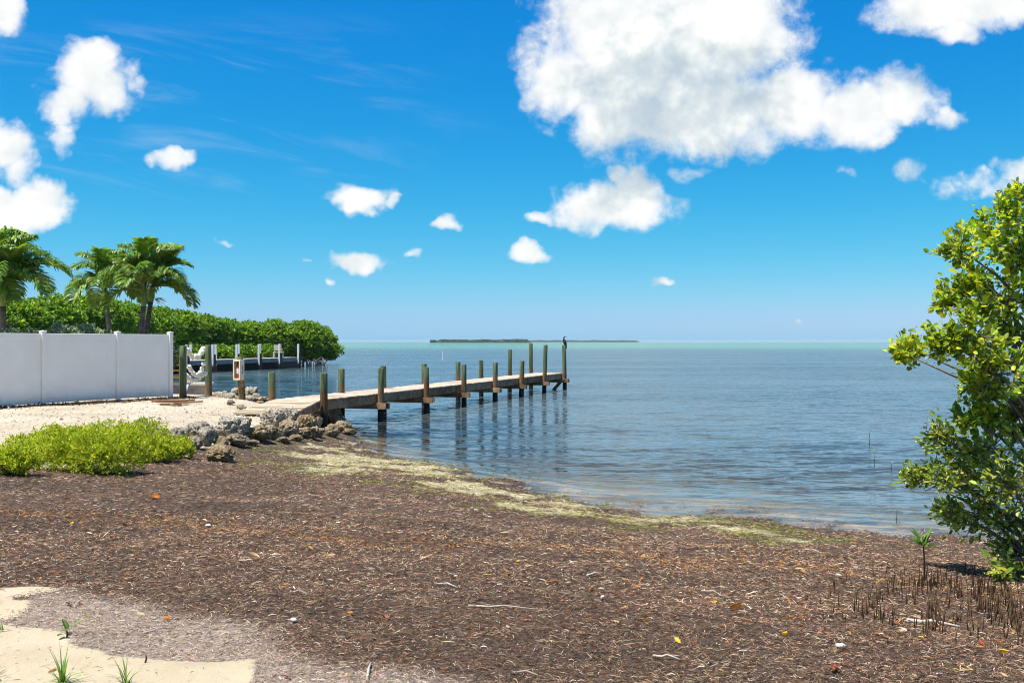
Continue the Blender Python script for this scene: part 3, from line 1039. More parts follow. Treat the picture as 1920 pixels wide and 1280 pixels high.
wpart(rbox((0, .10, 0), (.26, .02, .62), .004), 'back_panel', M['cream'], boxroot)
for sx in (-1, 1):
    wpart(rbox((sx * .12, 0, 0), (.022, .18, .62), .004), 'side_panel', M['cream'], boxroot)
for sz in (-1, 1):
    wpart(rbox((0, 0, sz * .30), (.217, .18, .022), .004), 'end_panel', M['cream'], boxroot)
fr_ = MB()
for sx in (-1, 1):
    Mx = rbox((sx * .112, -.098, 0), (.04, .016, .624), .003)
    fr_.add(Mx.v, Mx.f)
for sz in (-1, 1):
    Mx = rbox((0, -.098, sz * .285), (.183, .016, .055), .003)
    fr_.add(Mx.v, Mx.f)
wpart(fr_, 'door_frame', M['cream'], boxroot)
wpart(rbox((0, .083, 0), (.215, .006, .57)), 'lining', M['orange'], boxroot)
ec = lambda z, r: (R @ Vector((.005, -.01, z)) + bx0, r)
prof = [ec(-.27, .05), ec(-.262, .058), ec(.06, .058), ec(.10, .045), ec(.125, .02), ec(.15, .018)]
ext = wpart(MB().tube([q[0] for q in prof], [q[1] for q in prof], 12), 'extinguisher', M['red'], boxroot, True, .6)
prof = [ec(-.12, .0592), ec(.04, .0592)]
wpart(MB().tube([q[0] for q in prof], [q[1] for q in prof], 12, False), 'label_band', M['white'], ext, True)
wpart(rbox((.005, -.03, .19), (.03, .11, .03), .004), 'handle', M['black'], ext)
wpart(MB().tube([R @ Vector(q) + bx0 for q in ((.01, -.03, .16), (.06, -.04, .12), (.078, -.03, 0), (.074, -.03, -.15))], .010, 6), 'hose', M['black'], ext)
pr = MB()
for k in range(7):
    q = rbox((.1335, .01, .13 - k * .038), (.003, .05 if k % 3 else .065, .022))
    pr.add(q.v, q.f)
wpart(pr, 'side_lettering', M['blue'], boxroot)
wpart(MB().box(R @ Vector((.06, .07, -.42)) + bx0, (.13, .05, .22), R, .004), 'mounting_block', M['debris'], boxroot)

# pale pipe leaning on the seawall
pp_ = MB().tube([px(347, 737, 30.6), px(352, 722, 31.1)], .035, 10)
tag(pp_.build('pipe', M['pvc'], smooth=True, angle=.7), 'short bluish white pipe leaning between rocks below the float garlands', 'pipe')

# scrap planks on the sand by the fence
scrap = [((284, 754), (365, 753), .16, 'debris', 'long dark brown scrap plank lying furthest back by the fence end'),
         ((292, 757), (352, 757), .14, 'debris', 'reddish brown scrap plank in the middle of the small wood pile'),
         ((300, 760), (340, 761), .10, 'debris', 'short dark scrap board in front of the small wood pile'),
         ((322, 761), (378, 758), .12, 'tanwood', 'tan scrap board at the right end of the small wood pile')]
for k, (a, b2, w, m_, lab) in enumerate(scrap):
    A, B = on_ground(*a), on_ground(*b2)
    L = (B - A).length
    zc = max(A.z, B.z) + .035 + .03 * (k % 2)
    o = MB().box((0, 0, 0), (L, w, .045), None, .004).build('scrap_plank', M[m_], None, ((A.x + B.x) / 2, (A.y + B.y) / 2, zc), (random.uniform(-.1, .1), 0, math.atan2(B.y - A.y, B.x - A.x)))
    tag(o, lab, 'plank', 'scrap planks on the sand')


# ------------------------------------------------------------------ coral rocks
def rock_mesh(seed, sub=4):
    import bmesh
    bm = bmesh.new()
    bmesh.ops.create_icosphere(bm, subdivisions=sub, radius=1.0)
    me = bpy.data.meshes.new('rock')
    bm.to_mesh(me)
    bm.free()
    n = len(me.vertices)
    V = np.empty(n * 3, np.float32)
    me.vertices.foreach_get('co', V)
    V = V.reshape(-1, 3).astype(float)
    r = np.random.default_rng(seed)
    D = V.copy()
    rad = np.ones(n)
    for _ in range(9):                      # broken faces
        a = r.normal(size=3)
        a /= np.linalg.norm(a)
        h = r.uniform(.62, .95)
        dt = D @ a
        rad = np.minimum(rad, np.where(dt > .05, h / np.maximum(dt, .05), 9))
    off = r.uniform(0, 50, 3)
    rad = rad * (.86 + .34 * fbm(D * 1.5 + off, 3, seed))
    rad = rad + (fbm(D * 4.5 + off, 3, seed + 5) - .5) * .42
    pits = vnoise(D * 9 + off, seed + 9)
    rad = rad - .20 * np.clip((pits - .55) / .25, 0, 1) + .10 * (vnoise(D * 17 + off, seed + 4) - .5)
    V = D * rad[:, None]
    V -= (V.max(0) + V.min(0)) / 2
    V /= (V.max(0) - V.min(0)) / 2
    me.vertices.foreach_set('co', V.astype(np.float32).ravel())
    me.polygons.foreach_set('use_smooth', np.ones(len(me.polygons), bool))
    me.update()
    return me


ROCKS = [  # x, y, w, h in photo pixels, brownness, label
    (293, 816, 30, 20, 0, 'small pale rock at the left end of the rock border, behind the bright shrub'),
    (334, 816, 30, 24, 0, 'pale rock half hidden behind the separate right end shrub'), (364, 808, 36, 28, 0, 'whitish grey pitted rock behind the two small tan rocks by the shrub'),
    (361, 833, 27, 24, .35, 'tan rounded rock right beside the bright green shrub'), (386, 822, 26, 36, .1, 'upright grey rock right of the tan rounded rock by the shrub'), (377, 801, 24, 17, 0, 'low white rock on the sand edge behind the upright grey rock'),
    (411, 830, 28, 20, .7, 'ochre rock directly behind the lone brown boulder'), (430, 806, 58, 44, 0, 'big rough grey coral rock in the middle of the rock border'),
    (441, 828, 40, 22, .5, 'dark shaded rock under the big rough grey coral rock'), (478, 815, 44, 28, .8, 'brown rock just left of the grey boulder at the ramp foot'),
    (509, 789, 42, 36, 0, 'smooth grey boulder standing in front of the ramp foot'), (507, 813, 36, 26, .6, 'brown rock directly below the smooth grey boulder'),
    (538, 782, 36, 28, 0, 'whitish rock covering the lower right corner of the ramp'), (540, 806, 34, 32, .6, 'tall tan rock below the whitish one at the ramp corner'),
    (529, 826, 24, 11, .7, 'flat low stone in front of the tall tan rock'), (570, 793, 36, 24, .9, 'dark brown rock under the right side of the ramp'), (592, 792, 22, 18, .5, 'small rounded rock left below the largest knobbly boulder'),
    (605, 779, 58, 40, .25, 'largest knobbly boulder at the foot of the first dock piling'), (621, 809, 26, 24, .8, 'round dark hollowed rock at the water edge below the largest boulder'),
    (573, 813, 42, 20, .9, 'flat ochre rock in front of the dark brown one under the ramp'), (642, 802, 30, 22, .7, 'yellowish rock nearest the water at the end of the rock border'),
    (654, 811, 24, 12, .7, 'flat wet stone at the very end of the rock border, touching the water'), (409, 853, 48, 30, .85, 'lone brown boulder lying on the seagrass in front of the rock border'),
    (471, 831, 24, 11, .6, 'flat tan stone in front of the brown rock left of the grey boulder'), (402, 813, 18, 14, .4, 'small rock squeezed left of the big rough grey coral rock'), (632, 791, 26, 20, .5, 'knobbly rock at the right shoulder of the largest boulder'), (590, 812, 30, 16, .9, 'brown flat rock left of the round hollowed rock'), (553, 822, 26, 12, .9, 'dark low stone right of the tall tan rock'),
    (312, 818, 24, 16, .1, 'second pale rock from the left end of the border'), (452, 816, 24, 22, .2, 'grey rock at the right flank of the big rough coral rock'), (556, 790, 22, 18, .3, 'small grey rock right of the whitish rock at the ramp corner'),
    (326, 736, 24, 24, 0, 'whitish rock at the foot of the last fence post'), (344, 742, 20, 16, 0, 'white rock right at the foot of the left mooring post'), (355, 730, 22, 26, 0, 'white rock stacked against the left mooring post'),
    (362, 743, 18, 14, 0, 'white rock below the hanging floats, in front of the pipe'), (381, 741, 26, 13, .1, 'low pale rock at the foot of the right mooring post'), (404, 744, 26, 15, .1, 'pale low rock just right of the right mooring post'), (424, 748, 26, 19, 0, 'rough pale rock midway between the right mooring post and the extinguisher post'),
    (441, 738, 22, 20, 0, 'pale rock left of the extinguisher post'), (445, 751, 20, 14, .1, 'smooth grey rock in front of the extinguisher post'),
    (469, 738, 21, 21, 0, 'upright whitish rock right of the extinguisher post'), (464, 752, 24, 19, 0, 'white rough rock below the upright one by the extinguisher post'),
    (490, 752, 28, 13, .05, 'low whitish rocks ridge beside the upper left edge of the ramp'), (456, 742, 15, 13, 0, 'small rock touching the foot of the extinguisher post'), (451, 764, 18, 9, .4, 'small brown stone lying on the sand left of the ramp'),
    (388, 744, 18, 12, 0, None), (397, 741, 16, 11, 0, None), (411, 742, 18, 12, 0, None), (420, 741, 16, 13, 0, None), (431, 744, 18, 14, 0, None), (436, 749, 16, 12, .1, None), (452, 752, 15, 12, 0, None), (476, 752, 20, 14, 0, None), (484, 757, 16, 9, 0, None), (498, 751, 16, 9, 0, None), (470, 758, 16, 9, .1, None), (334, 744, 16, 12, 0, None),
    (432, 755, 13, 10, .3, 'small stone in front of the rough pale rock left of the extinguisher post'), (415, 752, 14, 9, .1, 'small flat stone left of the rough pale rock, on the sand edge'), (395, 750, 16, 9, .1, 'small flat stone in front of the right mooring post'), (374, 748, 14, 9, .1, 'small stone right of the scrap planks'), (480, 745, 16, 13, 0, 'small white rock between the upright rock and the ramp'),
]
for i, (x, y, w, h, br, lab) in enumerate(ROCKS):
    base = on_ground(x, y + h * .42, .4)
    s = base.y / FOC
    wx, hz = w * s * .61, h * s * .62
    o = obj('rock', rock_mesh(100 + i, 5 if w > 30 else 4 if w > 19 else 3), M['rock'])
    o.location = (base.x, base.y + wx * .55, max(base.z, gz(base.x, base.y + wx * .3), 0) + hz * .74)
    o.scale = (wx, wx * random.uniform(.8, 1.05), hz)
    o.rotation_euler = (random.uniform(-.15, .15), random.uniform(-.15, .15), random.uniform(-.5, .5))
    o.color = (br, 0, 0, 1)
    near = y > 770
    tag(o, lab or ('small unnamed rock wedged among the bigger rocks of the border by the beach' if near else 'small whitish rock in the rubble behind the sand, near the posts').replace('unnamed ', ''),
        'rock', 'rocks bordering the beach' if near else 'rocks around the posts')

# ------------------------------------------------------------------ far dock across the canal
fd0 = Vector((-19.7, 91.4, 0))
fs = Vector((-.95, -3.37, 0))
ft = fs.normalized()
fn = Vector((ft.y, -ft.x, 0)) * -1
fn = Vector((-.963, .27, 0))
fdock = empty('white_post_dock', fd0, 'low grey dock with a row of white posts across the canal below the mangroves', 'dock')
K = 8
wpart(MB().beam(fd0 - ft * .15 + fn * .75 + up * .925, fd0 + fs * K + fn * .75 + up * .925, 1.5, .06), 'deck', M['beige'], fdock)
for s_, w_ in ((.02, .05), (1.48, .05)):
    for k in range(K):
        wpart(MB().beam(fd0 + fs * k + fn * s_ + up * .745 - ft * (.15 if k == 0 else 0), fd0 + fs * (k + 1) + fn * s_ + up * .745 - ft * .01, w_, .30), 'fascia', M['graydeck'], fdock)
M['farpost'] = wood('white_dock_post', (.58, .58, .57), (.72, .72, .70), (.80, .80, .78), (1, 1, .2), 4, False, (.12, .095, .06), .6)
for k in range(K):
    q = fd0 + fs * k - fn * .09
    wpart(MB().box((q.x, q.y, .85), (.17, .17, 2.62), None, .01), 'post', M['farpost'], fdock)
    wpart(MB().box((q.x + .16, q.y + .02, .42), (.14, .14, 1.95), None, .02), 'bumper', M['black'], fdock)
    q = fd0 + fs * (k + .12) + fn * 1.59
    wpart(MB().box((q.x, q.y, .85), (.17, .17, 2.62), None, .01), 'post', M['farpost'], fdock)
wpart(MB().beam(fd0 - fs * 1.0 + fn * 1.9 + up * .1, fd0 + fs * K + fn * 1.9 + up * .1, .12, 1.3), 'under_deck_shade', M['black'], fdock)  # black board added behind the dock as the dark shade under its deck

bc = fd0 + fs * .62 + fn * .75 + up * .956
bench = empty('dock_chair', bc, 'beige wooden chair at the far end of the white post dock', 'chair')
for dx_, dy_ in ((-.38, -.25), (.38, -.25), (-.38, .25), (.38, .25)):
    wpart(MB().box(bc + Vector((dx_, dy_, .24)), (.07, .07, .48)), 'leg', M['beige'], bench)
wpart(MB().box(bc + Vector((0, 0, .50)), (.86, .58, .05)), 'seat', M['beige'], bench)
for z in (.72, .90, 1.06):
    wpart(MB().box(bc + Vector((-.12, .27, z)), (.66, .04, .15)), 'backrest_board', M['beige'], bench)
for dx_ in (-.42, .18):
    wpart(MB().box(bc + Vector((dx_, .29, .85)), (.06, .05, .7)), 'back_post', M['beige'], bench)

# marker stake out in the bay
mk = MB().tube([px(830.3, 690, 128), px(830, 658, 128)], [.05, .045], 8).build('marker_stake', M['whitepost'], smooth=True, angle=.6)
tag(mk, 'thin pale marker stake standing alone in the open water', 'stake')

# ------------------------------------------------------------------ bird on the end piling
bp = F1 + STEP * 7 + up * 2.21
bird = empty('cormorant', bp + Vector((.02, 0, 0)), 'dark seabird perched upright on the outermost tall piling', 'bird')
prof = [((-.02, .27), .012, .02), ((.0, .24), .035, .03), ((.02, .16), .055, .045), ((.035, .08), .05, .04)]
spine = [(.10, -.16, .020, .050), (.09, -.10, .030, .055), (.07, -.02, .045, .055), (.045, .06, .070, .075), (.015, .15, .085, .090), (-.015, .235, .075, .078),
         (-.035, .30, .048, .050), (-.040, .345, .032, .033), (-.030, .385, .026, .027), (-.008, .415, .028, .027), (.022, .420, .026, .024), (.045, .414, .014, .014)]
V, F = [], []
seg = 12
for i, (x, z, rx, ry) in enumerate(spine):
    a, b2 = spine[max(i - 1, 0)], spine[min(i + 1, len(spine) - 1)]
    tg = Vector((b2[0] - a[0], 0, b2[1] - a[1])).normalized()
    nx = Vector((tg.z, 0, -tg.x))
    for s in range(seg):
        an = 2 * math.pi * s / seg
        V.append(bp + Vector((x, 0, z)) + nx * rx * math.cos(an) + Vector((0, 1, 0)) * ry * math.sin(an))
for i in range(len(spine) - 1):
    for s in range(seg):
        j = (s + 1) % seg
        F.append((i * seg + s, i * seg + j, (i + 1) * seg + j, (i + 1) * seg + s))
F += [tuple(reversed(range(seg))), tuple(range((len(spine) - 1) * seg, len(spine) * seg))]
body = wpart(MB().add(V, F), 'body', M['bird'], bird, True)
wpart(MB().tube([bp + Vector((.04, 0, .416)), bp + Vector((.085, 0, .410)), bp + Vector((.115, 0, .398))], [.010, .007, .004], 6), 'bill', M['birdbeak'], bird)
for sy in (-1, 1):
    wpart(MB().tube([bp + Vector((.0, sy * .035, .10)), bp + Vector((-.02, sy * .04, .02)), bp + Vector((-.05, sy * .05, .006))], [.016, .011, .012], 6), 'leg', M['bird'], bird)

# ------------------------------------------------------------------ leaves
def unit(v):
    return v / np.maximum(np.linalg.norm(v, axis=-1, keepdims=True), 1e-9)


def leaf_arrays(C, A, Nn, L, Wd, cols, fold=.25, hexa=True):
    """Leaves at C, along A, facing Nn, length L, half width Wd; returns verts, faces, colours."""
    A = unit(A)
    S = unit(np.cross(A, Nn))
    Nn = np.cross(S, A)
    L, Wd = L[:, None], Wd[:, None]
    if hexa:
        P = [C, C + A * L * .30 + S * Wd + Nn * Wd * fold, C + A * L * .72 + S * Wd * .86 + Nn * Wd * fold, C + A * L - Nn * L * .06,
             C + A * L * .72 - S * Wd * .86 + Nn * Wd * fold, C + A * L * .30 - S * Wd + Nn * Wd * fold]
        k = 6
        f = np.array([[0, 1, 2, 3], [0, 3, 4, 5]])
    else:
        P = [C, C + A * L * .5 + S * Wd + Nn * Wd * fold, C + A * L, C + A * L * .5 - S * Wd + Nn * Wd * fold]
        k = 4
        f = np.array([[0, 1, 2], [0, 2, 3]])
    V = np.stack(P, 1).reshape(-1, 3)
    F = (np.arange(len(C)) * k)[:, None, None] + f[None]
    return V, F.reshape(-1, f.shape[1]), np.repeat(cols, k, 0)


def palette(rng, n, stops, probs, jitter=.22):
    idx = rng.choice(len(stops), n, p=np.array(probs) / sum(probs))
    c = np.array(stops)[idx]
    return np.clip(c * np.exp(rng.normal(0, jitter, (n, 1))) * (1 + rng.normal(0, .07, (n, 3))), 0, 1)


def sphere_dirs(rng, n):
    return unit(rng.normal(size=(n, 3)))


def rosettes(rng, tips, dirs, per, L, Wd, stops, probs, spread=.9, droop=0.0, hexa=True, jit=.3):
    """Leaves in whorls round twig tips."""
    n = len(tips)
    Cx = np.repeat(tips, per, 0) + rng.normal(0, L * .35, (n * per, 3))
    D0 = np.repeat(dirs, per, 0)
    A = unit(D0 + rng.normal(0, spread, (n * per, 3)) + np.array([0, 0, -droop]))
    Nn = unit(rng.normal(0, .55, (n * per, 3)) + np.array([0, 0, 1.0]))
    ln = L * np.exp(rng.normal(0, jit, n * per))
    return leaf_arrays(Cx, A, Nn, ln, ln * Wd, palette(rng, n * per, stops, probs), hexa=hexa)


MANG = [(0.103, 0.216, 0.021), (0.172, 0.304, 0.026), (0.275, 0.406, 0.033), (0.439, 0.507, 0.047), (0.062, 0.127, 0.018)]


def bush(name, label, cat, group, base, blobs, ntips, per, L, Wd, seed, stops=MANG, probs=(3, 4, 3, 1, 2), hexa=False, mat='leaf', stems=6, stemr=.05, zmin=None, spread=.9, rough=.42):
    """Shrub: stems from the base and leaf whorls through the outer volume of its lobes."""
    rng = np.random.default_rng(seed)
    root = empty(name, base, label, cat, group)
    Vs, Fs, Cs, off = [], [], [], 0
    vol = np.array([b[1][0] * b[1][2] + b[1][1] * b[1][2] + b[1][0] * b[1][1] for b in blobs])
    for (c, r), w in zip(blobs, vol / vol.sum()):
        n = max(4, int(ntips * w))
        d_ = sphere_dirs(rng, n)
        d_[:, 2] = np.where(d_[:, 2] < (-.25 if rough < .9 else -.8), -d_[:, 2], d_[:, 2])
        rad = 1 - np.abs(rng.normal(0, .20, n))
        rad = rad * (1.01 - rough / 2 + rough * fbm(d_ * (2.6 + 2 * (rough > .5)) + seed, 3, seed))
        tips = np.array(c) + d_ * rad[:, None] * np.array(r)
        if zmin is not None:
            tips[:, 2] = np.maximum(tips[:, 2], zmin + np.abs(rng.normal(0, .1, n)))
        V, F, Co = rosettes(rng, tips, unit(d_ + np.array([0, 0, .5])), per, L, Wd, stops, probs, hexa=hexa, spread=spread)
        Vs.append(V); Fs.append(F + off); Cs.append(Co); off += len(V)
    me = mesh_np('foliage', np.concatenate(Vs), np.concatenate(Fs), np.concatenate(Cs))
    cr = wpart(me, 'foliage', M[mat], root)
    cr['kind'] = 'stuff'
    for k in range(stems):
        c, r = blobs[k % len(blobs)]
        b0 = Vector(base) + Vector((rng.uniform(-.3, .3) * r[0], rng.uniform(-.3, .3) * r[1], -.05))
        e = Vector(c) + Vector((rng.uniform(-.5, .5) * r[0], rng.uniform(-.5, .5) * r[1], rng.uniform(-.1, .5) * r[2]))
        mid = (b0 + e) / 2 + Vector((rng.uniform(-.2, .2) * r[0], rng.uniform(-.2, .2) * r[1], 0))
        wpart(MB().tube([b0, mid, e], [stemr, stemr * .7, stemr * .25], 6), 'stem', M['bark'], root, True)
    return root


# ------------------------------------------------------------------ far mangroves on the point
far = [  # px x, base y, distance, lobes (dx, z, rx, ry, rz)
    (606, 104.0, [(0, 1.9, 1.5, 2.0, 1.9), (-1.3, 2.5, 1.8, 2, 1.8), (.4, .9, 1.2, 1.5, .8), (-1.6, .75, 1.6, 2.2, .7), (-.2, .6, 1.3, 2.2, .55)], 'rounded green mangrove at the tip of the point, over open water'),
    (568, 101.0, [(0, 2.6, 2.2, 2.2, 1.9), (1.2, 2.2, 1.8, 2, 1.8), (0, .75, 2.0, 2.2, .7)], 'green mangrove behind the chair end of the white post dock'),
    (520, 98.5, [(0, 2.5, 2.3, 2.2, 1.9), (-.8, 2.7, 1.6, 2, 1.6)], 'dense mangrove behind the middle of the white post dock'),
    (474, 96, [(0, 2.5, 2.2, 2.2, 1.75), (.9, 2.3, 1.6, 2, 1.7)], 'dense mangrove second behind the extinguisher box, over the far dock'),
    (428, 93, [(0, 2.5, 2.3, 2.2, 1.9), (-.6, 2.8, 1.8, 2, 1.7)], 'green mangrove above the mooring posts across the canal'),
    (382, 90, [(0, 2.7, 2.3, 2.2, 2.0), (.5, 3.0, 1.5, 2, 1.6)], 'green mangrove above the hanging floats across the canal'),
    (338, 86, [(0, 2.9, 2.2, 2.2, 2.1), (.3, 3.3, 1.6, 2, 1.7)], 'tall green mangrove just right of the fence end'),
    (292, 80, [(0, 3.0, 2.4, 2.2, 2.1), (-.5, 3.5, 1.7, 2, 1.6)], 'green mangrove behind the double palm trunk'),
    (240, 74, [(0, 3.1, 2.3, 2.2, 2.1), (.4, 3.5, 1.6, 2, 1.4)], 'green mangrove rising between the two palms'),
    (190, 68, [(0, 3.3, 2.2, 2.2, 2.2), (-.2, 4.0, 1.5, 1.6, 1.3)], 'tallest mangrove bush behind the thin palm'),
    (138, 64, [(0, 3.2, 2.2, 2.2, 2.1), (.4, 3.9, 1.5, 1.6, 1.1)], 'mangrove bush left of the thin palm'),
    (85, 60, [(0, 3.1, 2.2, 2.2, 2.0), (-.4, 3.5, 1.4, 1.6, 1.2)], 'mangrove bush behind the drooping fronds of the big palm'),
    (25, 56, [(0, 3.0, 2.2, 2.2, 1.9), (.3, 3.3, 1.4, 1.6, 1.2)], 'mangrove bush at the left edge behind the big palm trunk'),
    (-45, 52, [(0, 3.0, 2.2, 2.2, 1.9)], 'mangrove bush beyond the left edge of the picture'),
]
for i, (x, D, lobes, lab) in enumerate(far):
    cx = (x - 960) / FOC * D
    z0 = max(gz(cx, D), -.1)
    blobs = [((cx + dx_, D + random.uniform(-.6, .6), z), (rx, ry, rz)) for dx_, z, rx, ry, rz in lobes]
    blobs.append(((cx, D - .8, 1.35), (2.2, 1.6, 1.15)))
    L = .165 if D > 80 else .14
    bush('mangrove_bush', lab, 'mangrove', 'mangroves along the canal', (cx, D, z0), blobs, int(3000 if D > 80 else 3400), 7, L, .42, 300 + i, stems=7, stemr=.06, zmin=.15)
# the lower trimmed row right behind the far dock
for i in range(6):
    q = fd0 + fs * (i * 1.12 + .5) + fn * 3.2
    lab = ['rightmost low mangrove, behind the dock chair', 'second low mangrove from the chair, behind the white posts', 'third low mangrove from the chair, behind the white posts',
           'fourth low mangrove from the chair, above the extinguisher box', 'low mangrove behind the white posts, right of the mooring posts', 'low mangrove seen between the two mooring posts'][i]
    bush('low_mangrove', lab, 'mangrove', 'low row of mangroves behind the far dock', (q.x, q.y, 0), [((q.x, q.y, .8), (2.1, 1.3, 1.15)), ((q.x + .9, q.y + .4, 1.1), (1.3, 1.2, .95))],
         1500, 7, .15, .42, 340 + i, probs=(4, 4, 2, .5, 3), stems=6, stemr=.05, zmin=.1)

# arching prop roots under the tip of the point
for i in range(26):
    x0 = random.uniform(562, 608)
    D0 = random.uniform(98, 102)
    a = px(x0, 640, D0)
    a.z = random.uniform(.5, .9)
    b2 = Vector((a.x + random.uniform(-.7, .7), a.y - random.uniform(.3, 1.2), -.3))
    if i == 0:
        roots = empty('prop_roots', (b2.x, b2.y, 0), 'dark tangle of prop roots under the mangroves at the point', 'roots')
    mid = (a + b2) / 2 + Vector((0, -.2, .35))
    wpart(MB().tube([a, mid, b2], [.05, .045, .035], 5), 'root', M['bark'], roots, True)

# silvery hedge just behind the fence
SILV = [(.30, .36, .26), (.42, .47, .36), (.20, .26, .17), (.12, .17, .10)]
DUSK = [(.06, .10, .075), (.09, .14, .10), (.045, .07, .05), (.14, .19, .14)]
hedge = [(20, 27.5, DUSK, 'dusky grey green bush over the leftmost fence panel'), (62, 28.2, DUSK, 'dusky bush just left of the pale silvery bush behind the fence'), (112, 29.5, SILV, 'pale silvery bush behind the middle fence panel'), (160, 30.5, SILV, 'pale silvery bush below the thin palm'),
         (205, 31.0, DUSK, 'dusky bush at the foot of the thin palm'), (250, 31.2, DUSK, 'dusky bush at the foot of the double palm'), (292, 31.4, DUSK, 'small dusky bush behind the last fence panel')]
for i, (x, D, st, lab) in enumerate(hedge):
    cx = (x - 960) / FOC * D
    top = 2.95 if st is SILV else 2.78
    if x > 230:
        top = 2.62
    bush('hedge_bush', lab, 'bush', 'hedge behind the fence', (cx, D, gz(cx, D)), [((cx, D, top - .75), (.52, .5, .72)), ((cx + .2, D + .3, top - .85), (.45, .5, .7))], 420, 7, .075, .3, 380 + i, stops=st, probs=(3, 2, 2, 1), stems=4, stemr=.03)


# ------------------------------------------------------------------ palms
def frond(rng, length, arch, twist):
    """Arching feather frond along +X, rising then falling; returns mesh."""
    n = 26
    s = np.linspace(0, 1, n)
    ang = arch[0] + (arch[1] - arch[0]) * s ** 1.2
    ds = length / (n - 1)
    x = np.concatenate([[0], np.cumsum(np.cos(ang[:-1]) * ds)])
    z = np.concatenate([[0], np.cumsum(np.sin(ang[:-1]) * ds)])
    Pp = np.stack([x, np.zeros(n), z], -1)
    tg = np.stack([np.cos(ang), np.zeros(n), np.sin(ang)], -1)
    nr_ = np.stack([-np.sin(ang), np.zeros(n), np.cos(ang)], -1)
    V, F, Cc = [], [], []
    for k in range(n - 1):                   # midrib
        w0, w1 = .016 * (1 - s[k] * .8), .016 * (1 - s[k + 1] * .8)
        b = len(V)
        for q, w in ((Pp[k], w0), (Pp[k + 1], w1)):
            V += [q + np.array([0, w, 0]), q + np.array([0, -w, 0]), q - np.array([0, 0, w])]
        for a_, b_ in ((0, 1), (1, 2), (2, 0)):
            F.append((b + a_, b + b_, b + 3 + b_, b + 3 + a_))
        Cc += [(.20, .22, .05)] * 6
    m = 66
    for side in (-1, 1):
        for k in range(m):
            f = .14 + .86 * (k + rng.uniform(-.3, .3)) / m
            f = min(max(f, .12), .995)
            i = min(int(f * (n - 1)), n - 2)
            u_ = f * (n - 1) - i
            q = Pp[i] * (1 - u_) + Pp[i + 1] * u_
            T_, N2 = tg[i], nr_[i]
            ll = length * .36 * math.sin(math.pi * min(.12 + f * .86, 1)) ** .55 * rng.uniform(.85, 1.1)
            up_ = rng.uniform(.15, .75)
            d0 = T_ * .75 + np.array([0, side, 0]) * .85 + N2 * up_
            d0 = d0 / np.linalg.norm(d0)
            sd = np.cross(d0, N2)
            sd = sd / np.linalg.norm(sd)
            w = .019 * rng.uniform(.8, 1.2)
            b = len(V)
            droop = rng.uniform(.35, .8)
            q1 = q + d0 * ll * .5
            d1 = d0 + np.array([0, 0, -droop])
            q2 = q1 + d1 / np.linalg.norm(d1) * ll * .3
            d2 = d0 * .6 + np.array([0, 0, -droop * 1.6])
            q3 = q2 + d2 / np.linalg.norm(d2) * ll * .25
            V += [q + sd * w * .5, q - sd * w * .5, q1 + sd * w, q1 - sd * w, q2 + sd * w * .8, q2 - sd * w * .8, q3]
            F += [(b, b + 1, b + 3, b + 2), (b + 2, b + 3, b + 5, b + 4), (b + 4, b + 5, b + 6)]
            g_ = np.array([(.10, .21, .026), (.17, .30, .036), (.28, .37, .05), (.42, .46, .13)][rng.choice(4, p=[.35, .38, .2, .07])]) * rng.uniform(.8, 1.25)
            Cc += [tuple(g_)] * 7
    V = np.array(V)
    quads = np.array([f for f in F if len(f) == 4])
    tris = np.array([f for f in F if len(f) == 3])
    return mesh_np('frond', V, [quads, tris], np.array(Cc))


rngp = np.random.default_rng(55)
FRONDS = [frond(rngp, 1.0, a, 0) for a in ((1.45, .15), (1.15, -.65), (.85, -1.25), (.45, -1.5), (1.32, -.25), (1.0, -1.0))]


def palm(label, stems, size, nf, seed):
    """stems: list of (foot, head) points."""
    rng = np.random.default_rng(seed)
    root = empty('palm_tree', stems[0][0], label, 'palm')
    for si, (foot, head) in enumerate(stems):
        foot, head = Vector(foot), Vector(head)
        H = (head - foot).length
        bend = Vector((rng.uniform(-.1, .1), 0, 0))
        cs = foot.lerp(head, 1 - .62 / H)
        pts = [foot.lerp(cs, k / 9) + bend * math.sin(math.pi * k / 9) for k in range(10)]
        wpart(MB().tube(pts, [.095 * (1.15 - .35 * k / 9) * (1.05 if k % 2 else .97) for k in range(10)], 12), 'trunk', M['palmbark'], root, True)
        wpart(MB().tube([cs, cs.lerp(head, .35), cs.lerp(head, .75), head], [.085, .10, .075, .045], 12), 'crownshaft', M['crownshaft'], root, True)
        ga = rng.uniform(0, 6.28)
        for k in range(nf):
            a = ga + k * 2.39996 + rng.uniform(-.2, .2)
            lev = k / nf                      # young fronds upright, old ones hanging
            v_ = [0, 4, 1, 5, 2, 3][min(5, int(lev * 6))]
            o = obj('frond', FRONDS[v_], M['palmleaf'], root)
            o.location = head - origin(root) - Vector((0, 0, .12 * lev))
            o.rotation_euler = Euler((rng.uniform(-.25, .25), rng.uniform(-.12, .12), a), 'XYZ')
            s_ = size * rng.uniform(.88, 1.08)
            o.scale = (s_, s_, s_)
    return root


h1 = px(287, 532, 34.0)
h1b = px(272, 540, 33.6)
gzp = .8
palm('tallest palm with a double leaning trunk rising behind the fence', [((px(262, 640, 34.0).x, 34.0, gzp), h1), ((px(257, 640, 33.6).x, 33.6, gzp), h1b)], 1.8, 13, 61)
p2 = palm('thinner palm with one slim trunk, left of the double palm', [((px(214, 640, 36).x, 36.0, gzp), px(197, 540, 36))], 1.75, 14, 62)
palm('big palm with hanging fronds cut by the left edge', [((px(4, 640, 29.5).x, 29.5, gzp), px(6, 535, 29.5)), ((px(-48, 640, 30).x, 30, gzp), px(-38, 520, 30))], 2.05, 16, 63)
